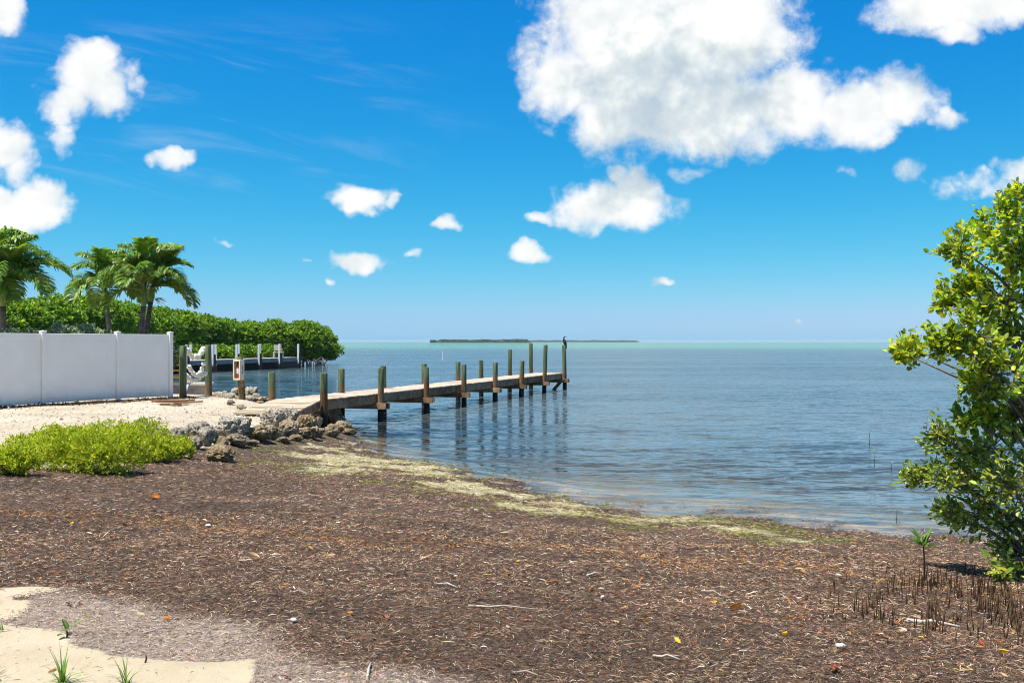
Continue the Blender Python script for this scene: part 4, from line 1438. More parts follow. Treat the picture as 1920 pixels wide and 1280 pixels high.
# dry flower stalks under the crownshaft
for hp, rt in ((px(291, 562, 33.8), None),):
    st = empty('palm_flower_stalk', hp, 'dry tan flower stalk hanging below the crown of the double palm', 'flower stalk')
    for k in range(14):
        e = hp + Vector((random.uniform(.05, .4), random.uniform(-.2, .2), random.uniform(-.25, .15)))
        wpart(MB().tube([hp, (hp + e) / 2 + up * .06, e], [.012, .008, .004], 5), 'branchlet', M['tanwood'], st)

# ------------------------------------------------------------------ bright shrub at the left
OX = [(.36, .42, .022), (.48, .50, .028), (.22, .33, .022), (.60, .56, .035), (.10, .16, .018)]
shr = [  # px centre x, base y, half width px, top y, label
    (12, 893, 45, 842, 'small bright green shrub cut off by the left edge, in front'), (55, 868, 70, 815, 'bright shrub part at the far left, behind the small front one'),
    (120, 885, 75, 800, 'bright yellow green shrub left of the middle of the low thicket'), (185, 893, 70, 802, 'bright yellow green shrub in the middle front of the low thicket'),
    (228, 868, 70, 788, 'tallest bright shrub of the low thicket'), (268, 870, 50, 822, 'bright shrub on the right slope of the low thicket'),
    (318, 862, 34, 822, 'separate bright shrub at the right end, touching the tan rocks'), (100, 848, 60, 802, 'bright shrub at the back of the low thicket, nearest the sand')]
for i, (x, yb, hw, yt, lab) in enumerate(shr):
    b0 = on_ground(x, yb, .6)
    s = b0.y / FOC
    rx = hw * s * 1.08
    y1 = b0.y + rx * .75
    ztop = EYE - (yt - 640) / FOC * y1
    H = ztop - gz(b0.x, y1)
    z0 = gz(b0.x, y1)
    blobs = [((b0.x, y1, z0 + H * .42), (rx, rx * .85, H * .50)), ((b0.x - rx * .45, y1 - .1, z0 + H * .48), (rx * .55, rx * .55, H * .52)), ((b0.x + rx * .4, y1 + .1, z0 + H * .5), (rx * .5, rx * .5, H * .54)),
             ((b0.x + rx * .1, y1 - rx * .5, z0 + H * .34), (rx * .6, rx * .5, H * .40))]
    for _ in range(7):
        fx, fy = random.uniform(-.8, .8), random.uniform(-.7, .5)
        hh_ = H * random.uniform(.72, 1.08) * (1 - .3 * fx * fx)
        blobs.append(((b0.x + rx * fx, y1 + rx * fy * .7, z0 + hh_ - .16), (.11, .11, .17)))
    bush('sea_oxeye_shrub', lab, 'shrub', 'bright low shrubs by the sand', (b0.x, y1, z0), blobs, int(2600 * rx), 9, .033, .22, 420 + i, stops=OX, probs=(4, 4, 2.5, 1.6, 1), hexa=False, mat='shrubleaf', stems=14, stemr=.008, zmin=z0 + .01, spread=.75, rough=1.0)

# ------------------------------------------------------------------ the mangrove tree at the right
rt = np.random.default_rng(77)
TD = 9.0
tb = Vector((4.75, TD, gz(4.75, TD)))
tree = empty('mangrove_tree', tb, 'leafy yellow green mangrove tree leaning in from the right edge', 'tree')
clumps = [(1862, 440, 72), (1800, 468, 46), (1902, 392, 46), (1918, 362, 30), (1912, 470, 60), (1835, 525, 50), (1880, 560, 80), (1808, 555, 52), (1772, 560, 30), (1830, 625, 80), (1775, 640, 46), (1715, 655, 40), (1690, 660, 24),
          (1905, 640, 80), (1870, 700, 75), (1835, 710, 36), (1905, 770, 80), (1850, 765, 55), (1810, 780, 26), (1760, 818, 36), (1805, 845, 52), (1860, 840, 70), (1712, 893, 34), (1735, 880, 30), (1765, 890, 46), (1748, 815, 22), (1820, 905, 62), (1890, 905, 75),
          (1765, 955, 26), (1790, 965, 38), (1835, 965, 55), (1895, 980, 65), (1905, 1040, 55), (1880, 1066, 32), (1985, 480, 110), (1995, 640, 120), (1990, 800, 110), (1985, 950, 100), (2090, 600, 150), (2090, 820, 150)]
NEAR = [(0.159, 0.259, 0.018), (0.283, 0.382, 0.025), (0.483, 0.532, 0.031), (0.66, 0.62, 0.037), (0.092, 0.15, 0.017), (0.66, 0.573, 0.031)]
SILVG = [(0.198, 0.273, 0.038), (0.33, 0.389, 0.052), (0.496, 0.517, 0.084), (0.62, 0.62, 0.16), (0.107, 0.159, 0.023), (0.62, 0.604, 0.131)]
main = [tb, Vector((4.72, 9.05, 1.2)), Vector((4.78, 9.1, 2.2)), Vector((4.7, 9.0, 3.3))]
wpart(MB().tube([main[0] - up * .1, main[1], main[2], main[3]], [.085, .07, .05, .02], 10), 'trunk', M['bark'], tree, True)
LV, LF, LC, off = [], [], [], 0
all_leaf = []
tw = MB()
fl_pts = []
for ci, (cx, cy, cr) in enumerate(clumps):
    D = TD + rt.uniform(-.55, .35) + (.5 if cx > 1950 else 0)
    c = px(cx, cy, D)
    r = cr / FOC * D
    low = cy > 790
    # limb from the trunk to the clump
    tz = min(max(c.z - .35 - .25 * abs(c.x - 4.7), tb.z + .15), 3.1)
    j = Vector((4.74, 9.05, tz))
    mid = j.lerp(c, .55) + Vector((0, rt.uniform(-.1, .1), .05))
    wpart(MB().tube([j, mid, c], [.020, .012, .005], 6), 'branch', M['bark'], tree, True)
    nt = int(18 * (cr / 50) ** 1.5) + 6
    d_ = sphere_dirs(rt, nt)
    d_[:, 0] -= .25
    d_ = unit(d_)
    tips = np.array(c) + d_ * (rt.uniform(.15, 1, nt) ** .6)[:, None] * np.array([r, r * .95, r * .95])
    tips[:, 2] = np.maximum(tips[:, 2], gz(c.x, c.y) + .08)
    for q in tips:
        a = Vector(c).lerp(Vector(q), .1)
        tw.tube([a, Vector(q)], [.006, .003], 4, False)
    per = 12
    sd = unit(d_ + np.array([-.15, 0, .55]))
    if low:
        sd = unit(d_ * .5 + np.array([-.9, -.1, .35]))
    n = nt * per
    Cx = np.repeat(tips, per, 0) + rt.normal(0, .028, (n, 3)) - np.repeat(sd, per, 0) * rt.uniform(0, .12, (n, 1))
    A = unit(np.repeat(sd, per, 0) + rt.normal(0, .62, (n, 3)))
    Nn = unit(rt.normal(0, .55, (n, 3)) + np.array([-.25, -.1, 1.0]))
    ln = (.056 if low else .057) * np.exp(rt.normal(0, .22, n))
    wd = ln * (.24 if low else .34)
    hi = min(1, max(0, (c.z - 1.0) / 2))
    co = palette(rt, n, SILVG if low else NEAR, (3, 3.5, 3, 1 + 1.6 * hi, 2.5 - 1.5 * hi, .12), .2)
    all_leaf.append((Cx, A, Nn, ln, wd, co))
    if low or ci in (2, 7, 8, 9):
        fl_pts += [tips[k] + sd[k] * .05 for k in range(0, nt, 5)]
Cx, A, Nn, ln, wd, co = [np.concatenate([q[k] for q in all_leaf]) for k in range(6)]
pxl = to_px(Cx)
score = np.where((pxl[:, 0] < 1912), pxl[:, 0] / 400 + Cx[:, 1] * 2.0 - ln * 60 + rt.uniform(0, 1.2, len(Cx)), 1e9)
pick = np.argsort(score)[:300]
rest_ = np.setdiff1d(np.arange(len(Cx)), pick)
V, F, Cc = leaf_arrays(Cx[rest_], A[rest_], Nn[rest_], ln[rest_], wd[rest_], co[rest_], .22)
fo = wpart(mesh_np('foliage', V, F, Cc), 'foliage', M['leaf'], tree)
fo['kind'] = 'stuff'
for k in pick:                                # the leaves that show largest, one by one
    V, F, Cc = leaf_arrays(np.zeros((1, 3)), A[k:k + 1], Nn[k:k + 1], ln[k:k + 1], wd[k:k + 1], co[k:k + 1], .22)
    obj('leaf', mesh_np('leaf', V, F, Cc), M['leaf'], tree, Vector(Cx[k]) - tb)
two = wpart(tw, 'twigs', M['bark'], tree)
two['kind'] = 'stuff'
fp = np.array(fl_pts)
nfl = len(fp) * 8
Cf = np.repeat(fp, 8, 0) + rt.normal(0, .014, (nfl, 3))
V, F, Cc = leaf_arrays(Cf, sphere_dirs(rt, nfl), sphere_dirs(rt, nfl), np.full(nfl, .014), np.full(nfl, .006), palette(rt, nfl, [(.50, .46, .33), (.36, .30, .18), (.60, .56, .42)], (3, 2, 2)), hexa=False)
flw = wpart(mesh_np('blossom', V, F, Cc), 'blossom', M['shrubleaf'], tree)
flw['kind'] = 'stuff'

# breathing roots standing round the tree
pegs = []
rr = np.random.default_rng(88)
cand = np.stack([rr.uniform(1530, 1960, 60000), rr.uniform(1066, 1215, 60000)], -1)
dens_ = np.zeros(len(cand))
for cx, cy, sx, sy, w in ((1725, 1100, 50, 18, 1.0), (1650, 1150, 55, 22, .30), (1750, 1155, 14, 22, .9), (1850, 1125, 60, 34, .8), (1800, 1180, 60, 16, .35), (1905, 1160, 30, 40, .9), (1560, 1110, 8, 10, .5), (1620, 1120, 70, 40, .06)):
    dens_ += w * np.exp(-((cand[:, 0] - cx) / sx) ** 2 - ((cand[:, 1] - cy) / sy) ** 2)
dens_ *= np.where(fbm(p3(cand[:, 0] / 12, cand[:, 1] / 6), 2, 4) > .48, 1, .2)
for x, y in cand[rr.uniform(0, 1, len(cand)) < dens_ * .06][:520]:
    q = on_ground(x, y, .4)
    pegs.append((q.x, q.y, q.z))
rr.shuffle(pegs)
pegs = [tuple(q) for q in pegs]
pegs.sort(key=lambda q: q[1])
pegm = []
for k in range(6):
    h = .055 + .012 * k
    lean = Vector((rr.uniform(-.12, .12), rr.uniform(-.12, .12), 1))
    pegm.append(MB().tube([Vector((0, 0, -.03)), lean * h * .5, lean * h], [.0042, .0037, .0024], 5).mesh('breathing_root', True))
for k, q in enumerate(pegs[:300]):
    o = obj('breathing_root', pegm[k % 6], M['peg'], tree, Vector(q) - tb, (rr.uniform(-.1, .1), rr.uniform(-.1, .1), rr.uniform(0, 6)))
    s = rr.uniform(.6, 1.35)
    o.scale = (1, 1, s)
mb = MB()
for q in pegs[300:]:
    h = rr.uniform(.04, .115)
    b0 = Vector(q)
    mb.tube([b0 - up * .03, b0 + Vector((rr.uniform(-.01, .01), rr.uniform(-.01, .01), h))], [.0045, .0026], 5)
rs = wpart(mb, 'breathing_root_mass', M['peg'], tree)
rs['kind'] = 'stuff'


# ------------------------------------------------------------------ seedlings
def seedling(name, label, foot, height, nl, L, seed, group=None):
    rng = np.random.default_rng(seed)
    root = empty(name, foot, label, 'seedling', group)
    top = foot + Vector((rng.uniform(-.03, .03), 0, height))
    wpart(MB().tube([foot - up * .03, foot.lerp(top, .5) + Vector((.008, 0, 0)), top], [.008, .007, .005] if height > .3 else [.006, .005, .004], 6), 'stem', M['peg'], root, True)
    for k in range(nl):
        a = k * 2.4 + rng.uniform(-.3, .3)
        el = rng.uniform(.15, 1.2)
        Aa = np.array([[math.cos(a) * math.cos(el), math.sin(a) * math.cos(el), math.sin(el)]])
        Nn = np.array([[-math.cos(a) * math.sin(el), -math.sin(a) * math.sin(el), math.cos(el) + .01]])
        l_ = L * rng.uniform(.75, 1.15)
        V, F, Cc = leaf_arrays(np.zeros((1, 3)), Aa, Nn, np.array([l_]), np.array([l_ * .2]), palette(rng, 1, [(.10, .22, .03), (.18, .32, .04), (.07, .15, .02)], (1, 1, 1)), .25)
        obj('leaf', mesh_np('leaf', V, F, Cc), M['leaf'], root, top - foot + Vector((rng.uniform(-.03, .03), rng.uniform(-.03, .03), -rng.uniform(0, .08))))
    return root


seedling('mangrove_seedling', 'upright mangrove seedling with a rosette of green leaves among the root pegs', on_ground(1733, 1094, .3), .38, 14, .115, 91)
for k, (x, y, h, lab) in enumerate([(1630, 833, .26, 'tiny mangrove sprout in the water, farther of the pair near the tree'), (1639, 866, .24, 'tiny mangrove sprout in the water, nearer of the pair near the tree'),
                                    (1680, 972, .12, 'single tiny sprout in the shallows beside the wrack edge'), (1050, 792, .16, 'lone tiny sprout in the water right of the dock shadow'), (1671, 880, .12, 'very thin sprout in the water just left of the lowest tree branch')]):
    D = EYE * FOC / (y - 640)
    seedling('water_sprout', lab, Vector(((x - 960) / FOC * D, D, -.05)), h + .05, 2, .06, 95 + k, 'sprouts in the shallow water')

# ------------------------------------------------------------------ far islands
def island(label, x0, x1, D, h, seed, stops):
    rng = np.random.default_rng(seed)
    a, b_ = (x0 - 960) / FOC * D, (x1 - 960) / FOC * D
    root = empty('mangrove_island', ((a + b_) / 2, D, 0), label, 'island', 'islands on the horizon')
    n = 2600
    u_ = rng.uniform(0, 1, n)
    prof = h * (.62 + .5 * fbm(p3(u_ * 16, 0.3, seed), 3, seed)) * np.minimum(1, np.minimum(u_ / .06, (1 - u_) / .04)) ** .5
    C = np.stack([a + (b_ - a) * u_, D + rng.uniform(-12, 12, n), prof * rng.uniform(.0, 1, n) ** .6], -1)
    V, F, Cc = leaf_arrays(C - np.array([0, 0, 1.0]), unit(rng.normal(0, .7, (n, 3)) + np.array([0, 0, .4])), unit(rng.normal(0, .6, (n, 3)) + np.array([0, -.6, .6])), np.full(n, h * .42), np.full(n, h * .30), palette(rng, n, stops, (3, 3, 2)), .3)
    o = wpart(mesh_np('foliage', V, F, Cc), 'foliage', M['leaf'], root)
    o['kind'] = 'stuff'
    m = 60
    V, F = [], []
    for k in range(m + 1):
        f = k / m
        zz_ = h * .55 * min(1, min(f / .05, (1 - f) / .04)) ** .5
        for dy_, z in ((-14, -.5), (-10, zz_ * .7), (0, zz_), (10, zz_ * .7), (14, -.5)):
            V.append((a + (b_ - a) * f, D + dy_, z + .01))
    for k in range(m):
        for j in range(4):
            F.append((k * 5 + j, (k + 1) * 5 + j, (k + 1) * 5 + j + 1, k * 5 + j + 1))
    wpart(MB().add(V, F), 'thicket', M['thicket'], root)


M['thicket'] = simple('dark_thicket', (.035, .065, .025), .9, .1, .3, .05)
ISL = [(.05, .10, .03), (.08, .14, .04), (.035, .07, .025)]
island('low dark green mangrove island on the horizon, nearer and left', 815, 994, 1900, 6.2, 500, ISL)
island('tiny round mangrove islet at the left tip of the nearer island', 808, 817, 1900, 5.0, 502, ISL)
island('long thin bluish island on the horizon, farther and right', 986, 1197, 3800, 7.0, 501, ISL)

# ------------------------------------------------------------------ seagrass wrack: loose dry blades over the beach
rw = np.random.default_rng(11)
NS = 560000
D = (np.sqrt(4.1) + rw.uniform(0, 1, NS) * (np.sqrt(24.0) - np.sqrt(4.1))) ** 2
Xs = rw.uniform(-.60, .60, NS) * D * 1.02
out_ = rw.uniform(0, 1, NS) < .16                  # thinner cover goes on beyond the picture
Xs = np.where(out_, np.sign(Xs) * (.6 + .45 * rw.uniform(0, 1, NS)) * D, Xs)
zg = ground_z(Xs, D)
s_, p_, b_, a_ = zones(Xs, D, zg)
cl = fbm(p3(Xs * 5, D * 5), 3, 31)
keep = (zg > -.012) & (rw.uniform(0, 1, NS) < np.where(s_ > .5, .03 + .25 * np.clip((.95 - s_) * 2, 0, 1), np.where(p_ > .5, .012, np.where(a_ > .5, .30 + .5 * (cl > .55), 1.0))))
# drifted scraps on the water right along the edge
edge = (zg <= -.012) & (zg > -.06) & (cl > .60) & (rw.uniform(0, 1, NS) < .6)
keep |= edge
idx = np.nonzero(keep)[0]
Xs, D, zg, s_, p_, b_, a_, cl = [q[idx] for q in (Xs, D, zg, s_, p_, b_, a_, cl)]
n = len(idx)
zg = np.maximum(zg, .002)
far_f = np.clip((D - 5) / 12, 0, 1) + .8 * out_[idx]
L = rw.uniform(.014, .050, n) * np.where(rw.uniform(0, 1, n) < .06, 1.9, 1) * (1 + .4 * far_f) * np.where(b_ > .5, .75, 1)
wd = rw.uniform(.0009, .0024, n) * (1 + 1.7 * far_f)
ang = rw.normal(0, 1.1, n) + (rw.uniform(0, 1, n) < .5) * math.pi
dirv = np.stack([np.cos(ang), np.sin(ang), np.zeros(n)], -1)
side = np.stack([-np.sin(ang), np.cos(ang), np.zeros(n)], -1)
curl = rw.normal(0, .22, n)[:, None]
lift = rw.uniform(0, 1, n) ** 2 * .026 + .003
tilt = rw.normal(0, .16, n)[:, None]
base = np.stack([Xs, D, zg + lift], -1)
roll = rw.uniform(-1, 1, n)[:, None]
wv = (side * np.cos(roll) + np.array([0, 0, 1.0]) * np.sin(roll)) * wd[:, None]
L_ = L[:, None]
e0 = base - dirv * L_ * .5 + side * curl * L_ * .5 - np.array([0, 0, 1.0]) * (tilt * L_ * .5 + .25 * lift[:, None])
e1 = base + dirv * L_ * .5 + side * curl * L_ * .5 + np.array([0, 0, 1.0]) * (tilt * L_ * .5 - .25 * lift[:, None])
V = np.stack([e0 - wv * .6, e0 + wv * .6, base - wv, base + wv, e1 - wv * .6, e1 + wv * .6], 1).reshape(-1, 3)
nr_ = D < 10.0
k_ = np.arange(n) * 6
F = np.concatenate([(k_[nr_][:, None, None] + np.array([[0, 2, 3, 1], [2, 4, 5, 3]])[None]).reshape(-1, 4), k_[~nr_][:, None] + np.array([[0, 4, 5, 1]])])
WR = [(.056, .033, .021), (.13, .077, .046), (.22, .138, .084), (.35, .243, .155), (.51, .39, .27), (.29, .12, .042), (.68, .60, .48)]
col = palette(rw, n, WR, (3.6, 3.6, 3.0, 1.9, .75, .8, .10), .22)
# drifts: paler and darker swathes, and the rusty line left by the last tide
q_ = p3(Xs * .55 + D * .15, D * 1.5)
drift = fbm(q_, 4, 41)
col = col * np.clip(.42 + 1.25 * drift, .5, 1.6)[:, None]
tide_ = np.exp(-((D - (8.55 - .42 * Xs * .55 + (fbm(p3(Xs * .8, 0 * Xs), 2, 5) - .5) * 1.2)) / .30) ** 2)
rust = (rw.uniform(0, 1, n) < tide_ * .30)
col = np.where(rust[:, None], palette(rw, n, [(.42, .19, .05), (.55, .33, .10), (.30, .12, .05)], (2, 1, 1.5)), col)
BL = [(.22, .155, .10), (.34, .25, .17), (.44, .34, .24), (.54, .43, .315), (.13, .082, .05)]
colb = palette(rw, n, BL, (2, 4, 4, 2, 1), .15)
AL = [(.27, .23, .06), (.42, .36, .16), (.18, .19, .035), (.54, .47, .30), (.07, .046, .03), (.50, .30, .04)]
cola = palette(rw, n, AL, (2.2, 2.2, 1.8, 2.6, 4.2, .3), .22)
col = np.where((b_ > rw.uniform(.2, .8, n))[:, None], colb, col)
colg = palette(rw, n, [(.24, .26, .03), (.16, .17, .03), (.34, .33, .06), (.08, .06, .03)], (2, 2, 1, 2), .2)
col = np.where((a_ > rw.uniform(.02, .35, n))[:, None], colg, col)
col = np.where((a_ > rw.uniform(.30, .85, n))[:, None], cola, col)
me = mesh_np('seagrass_wrack', V, F.reshape(-1, 4), np.repeat(col, 6, 0))
tag(obj('seagrass_wrack', me, M['litter']), 'loose brown seagrass blades covering the beach', 'seagrass', kind='stuff')

# dark leaf litter and weeds caught along the foot of the fence
nf_ = 5000
t_ = rw.uniform(0, 1, nf_)
fa, fb = np.array([-13.87, 20.85]), np.array([-9.4, 29.0])
off_ = np.abs(rw.normal(0, .22, nf_)) - .08 + .35 * np.clip(t_ - .75, 0, 1) * rw.uniform(0, 2, nf_)
Pf = fa + (fb - fa) * t_[:, None] + np.array([.89, -.45]) * off_[:, None]
Cf = np.stack([Pf[:, 0], Pf[:, 1], np.array([gz(*q) for q in Pf]) + rw.uniform(0, .035, nf_)], -1)
V, F, Cc = leaf_arrays(Cf, unit(rw.normal(0, 1, (nf_, 3)) * np.array([1, 1, .35])), unit(rw.normal(0, .4, (nf_, 3)) + np.array([0, 0, 1.0])), rw.uniform(.04, .11, nf_), rw.uniform(.008, .02, nf_), palette(rw, nf_, [(.05, .035, .025), (.10, .07, .05), (.22, .16, .10), (.40, .33, .24)], (4, 3, 1.5, .6)))
tag(obj('leaf_litter', mesh_np('leaf_litter', V, F, Cc), M['litter']), 'dark leaf litter gathered along the foot of the white fence', 'litter', kind='stuff')

# coarse coral gravel on the sand
ng = 5200
Pg = np.stack([rw.uniform(-13, -4.6, ng), rw.uniform(14.5, 31, ng)], -1)
Pg = Pg[in_poly(Pg, PAD) & (Pg[:, 0] > -13 + (Pg[:, 1] - 22) * .5)]
ng = len(Pg)
zg_ = np.array([gz(*q) for q in Pg])
ok_ = zg_ > .12
Pg, zg_ = Pg[ok_], zg_[ok_]
ng = len(Pg)
oc = np.array([(1, 0, 0), (-1, 0, 0), (0, 1, 0), (0, -1, 0), (0, 0, 1), (0, 0, -1)], float)
ocf = np.array([(0, 2, 4), (2, 1, 4), (1, 3, 4), (3, 0, 4), (2, 0, 5), (1, 2, 5), (3, 1, 5), (0, 3, 5)])
sg_ = rw.uniform(.008, .022, ng) * np.where(rw.uniform(0, 1, ng) < .06, 2.2, 1)
V = np.stack([Pg[:, 0], Pg[:, 1], zg_ + sg_ * .2], -1)[:, None] + oc[None] * (sg_[:, None, None] * rw.uniform(.55, 1.2, (ng, 6, 3)))
F = (np.arange(ng) * 6)[:, None, None] + ocf[None]
Cc = np.repeat(palette(rw, ng, [(.62, .56, .46), (.48, .41, .31), (.30, .24, .17), (.74, .70, .62)], (3, 3, 1.4, 1.5)), 6, 0)
tag(obj('coral_gravel', mesh_np('coral_gravel', V.reshape(-1, 3), F.reshape(-1, 3), Cc), M['litter']), 'loose coral gravel scattered over the pale sand', 'gravel', kind='stuff')

# ------------------------------------------------------------------ fallen leaves, one by one
LEAFC = {'orange': (.52, .20, .035), 'yellow': (.68, .44, .03), 'rust': (.26, .085, .035), 'tan': (.56, .39, .21), 'pink': (.48, .24, .17)}
LEAFL = {'orange': 'orange dry leaf lying on the brown seagrass', 'yellow': 'yellow fallen leaf lying on the brown seagrass', 'rust': 'rust red dry leaf lying on the brown seagrass',
         'tan': 'pale tan dry leaf lying on the brown seagrass', 'pink': 'pinkish dry leaf lying on the brown seagrass'}
LM = {}
rl = np.random.default_rng(21)


def leaf_mesh(c, curl, aspect):
    """Curled dry leaf, 1 long along X."""
    V, F = [], []
    nx_, ny_ = 7, 5
    for i in range(nx_):
        f = i / (nx_ - 1)
        w = aspect * math.sin(math.pi * (f * .94 + .03)) ** .75
        for j in range(ny_):
            g_ = (j / (ny_ - 1)) * 2 - 1
            V.append((f - .5, g_ * w, curl * (abs(g_) ** 1.7 * w * 1.4 + (f - .5) ** 2 * .9) + .02 * math.sin(7 * f + 3 * g_)))
    for i in range(nx_ - 1):
        for j in range(ny_ - 1):
            a = i * ny_ + j
            F.append((a, a + ny_, a + ny_ + 1, a + 1))
    V = np.array(V)
    return mesh_np('fallen_leaf', V, np.array(F), np.tile(np.array(c), (len(V), 1)) * rl.uniform(.75, 1.2, (len(V), 1)), True)


for k, c in LEAFC.items():
    LM[k] = [leaf_mesh(c, q, a) for q, a in ((.35, .22), (.8, .26), (-.3, .2))]


def where(x, y):
    line = 1000 + (x - 480) * .16
    if x < 480:
        return 'below the bright shrubs' if y < 1000 else ('on the left wrack' if y < 1110 else 'near the pale sand at left')
    if x > 1480:
        return 'by the water near the tree' if y < 1060 else ('among the root pegs' if y < 1185 else 'at the bottom right below the root pegs')
    side = 'left of centre' if x < 960 else 'right of centre'
    if abs(y - line) < 26:
        return 'in the rusty litter line ' + side
    if y < line:
        return 'above the rusty litter line ' + side
    return ('just below the rusty litter line ' if y < line + 90 else 'low in the picture ') + side


def fallen(x, y, kind, size, label=None):
    g_ = on_ground(x, y, .5)
    o = obj('fallen_leaf', LM[kind][rl.integers(3)], M['dryleaf'], None, g_ + Vector((0, 0, .014 if label is None or 'sand' not in label else .006)), (rl.normal(0, .25), rl.normal(0, .25), rl.uniform(0, 6.28)))
    o.scale = (size,) * 3
    tag(o, label or '%s %s dry leaf %s' % ('tiny' if size < .040 else 'small' if size < .051 else 'larger', LEAFL[kind].split(' dry')[0].split(' fallen')[0], where(x, y)), 'leaf', 'fallen %s leaves on the seagrass' % kind)
    return o


named = [(1648, 1092, 'yellow', .075, 'large yellow leaf lying left of the seedling'), (1209, 1168, 'yellow', .06, 'bright yellow round leaf alone in the middle of the brown wrack'), (473, 1048, 'tan', .11, 'large cream wood chip like leaf on the left wrack'),
         (620, 1047, 'tan', .075, 'pale buff leaf right of the large cream one'), (838, 1046, 'yellow', .075, 'golden leaf in the line of litter at the picture centre'), (1300, 1050, 'orange', .10, 'large orange leaf cluster below the shallow sand spit'),
         (1340, 1130, 'yellow', .06, 'pale yellow leaf right of centre in the litter line'), (1380, 1145, 'orange', .11, 'long orange leaf near the last yellow one in the litter line'), (1600, 1020, 'orange', .09, 'orange leaf on the dark wrack by the water at right'),
         (1853, 1057, 'yellow', .05, 'small golden leaf against the foot of the tree foliage'), (1270, 1205, 'yellow', .055, 'golden leaf pair low in the right half'), (1645, 1190, 'orange', .075, 'orange leaf below the bare sand patch near the root pegs'), (135, 983, 'yellow', .05, 'yellow leaf alone on the smooth left wrack'),
         (180, 912, 'tan', .09, 'buff leaf just below the bright shrubs'), (290, 935, 'orange', .12, 'orange husk below the bright shrubs'), (960 + 80, 1090, 'rust', .08, 'dark rust leaf beside the small sand hole'), (128, 1135, 'rust', .07, 'rust red leaf on the bleached wrack at left'), (97, 1258, 'rust', .07, 'dark red leaf on the pale sand beside the grass tuft')]
for q in named:
    fallen(*q)
cnt = 0
while cnt < 150:
    x, y = rl.uniform(20, 1915), rl.uniform(930, 1275)
    line = 1000 + (x - 480) * .16
    w = math.exp(-((y - line) / 26) ** 2) + .16 + (.5 if (x > 1500 and y > 1140) else 0)
    if rl.uniform() > w:
        continue
    g_ = on_ground(x, y, .5)
    P = np.array([[g_.x, g_.y]])
    zn = zones(P[:, 0], P[:, 1], None)
    if zn[0][0] > .05 or zn[1][0] > .3 or zn[3][0] > .6:
        continue
    cnt += 1
    fallen(x, y, ['orange', 'yellow', 'rust', 'tan', 'pink'][rl.choice(5, p=[.36, .12, .22, .18, .12])], rl.uniform(.030, .062))

# ------------------------------------------------------------------ sticks, shells, scraps
M['driftwood'] = wood('bleached_driftwood', (.30, .25, .19), (.46, .40, .32), (.62, .56, .47), (.1, 1, 1), 20, False)
M['shell'] = simple('white_shell', (.55, .51, .45), .5, .3, .1, 30, .4, .01)
sticks = [((878, 1138), (1012, 1146), .007, 'long straight pale stick right of the picture centre'), ((815, 1097), (858, 1104), .006, 'short curved pale stick above the long straight one'), ((688, 1279), (695, 1246), .007, 'pale stick pointing away at the bottom edge'),
          ((1320, 1150 - 40), (1355, 1120), .005, 'thin twig in the right half of the litter line'), ((1700, 1165), (1800, 1178), .014, 'grey branch lying on bare sand among the root pegs'), ((1225, 1232), (1275, 1240), .007, 'pale bent stick low in the right half'),
          ((265, 1208 - 17), (330, 1180), .004, 'thin twig on the bleached wrack'), ((1510, 1031), (1540, 1038), .008, 'pale straight twig on the dark wrack by the water'), ((140, 1140), (150, 1128), .004, 'tiny pale twig standing on the bleached wrack'), ((960, 1264), (1010, 1270), .005, 'small twig at the bottom edge right of centre'),
          ((1100, 1081), (1130, 1078), .006, 'short whitish twig above the litter line'), ((540, 1113), (575, 1116), .004, 'fine pale twig on the left wrack')]
for (a, b2, r, lab) in sticks:
    A, B = on_ground(*a), on_ground(*b2)
    mid = (A + B) / 2 + Vector((0, .02, .012)) + Vector((random.uniform(-.01, .01), random.uniform(-.02, .02), 0))
    lf = Vector((0, 0, .012))
    tag(MB().tube([A + lf, A.lerp(B, .3) + lf * 1.3 + Vector((0, random.uniform(-.02, .02), 0)), mid + lf, B + lf], [r, r * 1.05, r * .9, r * .6], 6).build('driftwood_stick', M['driftwood'], smooth=True), lab, 'stick', 'sticks on the wrack')
for k, (x, y, s, lab) in enumerate([(390, 988, .05, 'small white shell on the left wrack below the lone boulder'), (1576, 1216, .07, 'largest white shell, bottom right of the wrack'), (1572, 1082, .055, 'pale spiky scrap left of the large yellow leaf'), (855, 1084, .03, 'small white scrap near the centre of the wrack'),
                                    (1130, 1123, .03, 'tiny white shell in the litter line right of centre'), (1695, 1186, .035, 'white shell fragment below the grey branch'), (551, 1167, .035, 'white scrap beside a rust leaf on the left wrack'), (248, 1045, .022, 'tiny white chip on the left wrack')]):
    o = obj('shell', rock_mesh(700 + k, 2), M['shell'], None, on_ground(x, y) + Vector((0, 0, .018)), (.2, .1, k))
    o.scale = (s * .6, s * .42, s * .26)
    tag(o, lab, 'shell', 'white scraps on the wrack')


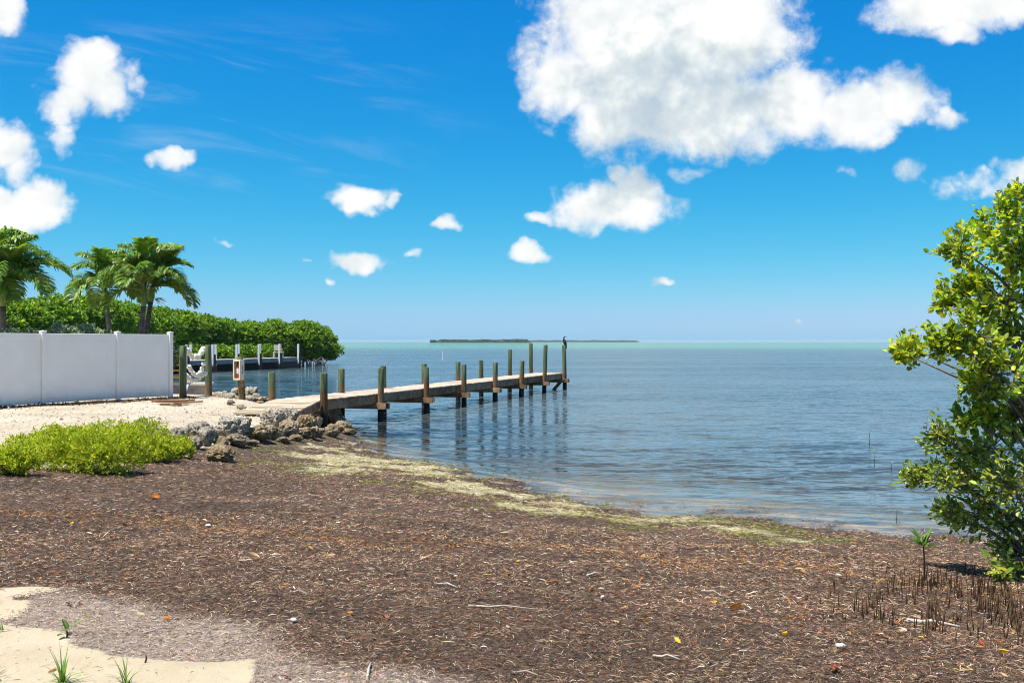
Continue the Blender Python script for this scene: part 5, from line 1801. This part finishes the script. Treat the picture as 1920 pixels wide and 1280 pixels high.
# ------------------------------------------------------------------ grass tufts and sprouts on the sand
def tuft(x, y, nb, L, label, seed):
    rng = np.random.default_rng(seed)
    b0 = on_ground(x, y, .8)
    root = empty('grass_tuft', b0, label, 'grass', 'grass tufts on the sand')
    for k in range(nb):
        a = rng.uniform(0, 6.28)
        el = rng.uniform(.35, 1.45)
        l_ = L * rng.uniform(.55, 1.1)
        d0 = Vector((math.cos(a) * math.cos(el), math.sin(a) * math.cos(el), math.sin(el)))
        sd = d0.cross(Vector((0, 0, 1)))
        sd = sd.normalized() if sd.length > .05 else Vector((1, 0, 0))
        V, pos_ = [], Vector((rng.uniform(-.012, .012), rng.uniform(-.012, .012), 0))
        dd = d0.copy()
        w = .0036 * rng.uniform(.8, 1.2)
        for i in range(6):
            ww = w * (1 - (i / 5.2) ** 2)
            V += [pos_ + sd * ww, pos_ - sd * ww]
            pos_ = pos_ + dd * l_ / 5
            dd = (dd + Vector((0, 0, -.20 - .16 * (1.4 - el)))).normalized()
        F = np.array([(2 * i, 2 * i + 1, 2 * i + 3, 2 * i + 2) for i in range(5)])
        c = palette(rng, 1, [(.10, .20, .035), (.17, .28, .05), (.28, .33, .10)], (2, 3, 1))
        obj('blade', mesh_np('blade', np.array([tuple(q) for q in V]), F, np.repeat(c, 12, 0)), M['shrubleaf'], root)
    return root


tuft(118, 1281, 34, .20, 'largest tuft of green grass on the sand at the bottom left', 601)
tuft(236, 1283, 20, .14, 'second smaller grass tuft right of the largest one', 602)
tuft(-14, 1268, 14, .16, 'grass tuft cut off by the left edge of the picture', 603)
tuft(4, 1181, 6, .06, 'tiny grass shoot at the left edge between the sand patches', 604)
seedling('sand_sprout', 'small broad leaved sprout on the edge of the bleached wrack', on_ground(125, 1194, .8), .05, 4, .075, 610)
seedling('sand_sprout', 'tiny yellowish sprout on the sand right of the broad leaved one', on_ground(269, 1241, .8), .035, 3, .04, 611)

# ------------------------------------------------------------------ humid air over the bay
hz, t, out = material('humid_air')
pv = t.n('ShaderNodeVolumePrincipled')
pv.inputs['Color'].default_value = (.80, .90, 1.0, 1)
pv.inputs['Density'].default_value = 0.7e-4
t.t.links.new(pv.outputs[0], out.inputs['Volume'])
tag(MB().box((0, 0, 3.5), (29000, 29000, 12)).build('haze', hz), kind='stuff')
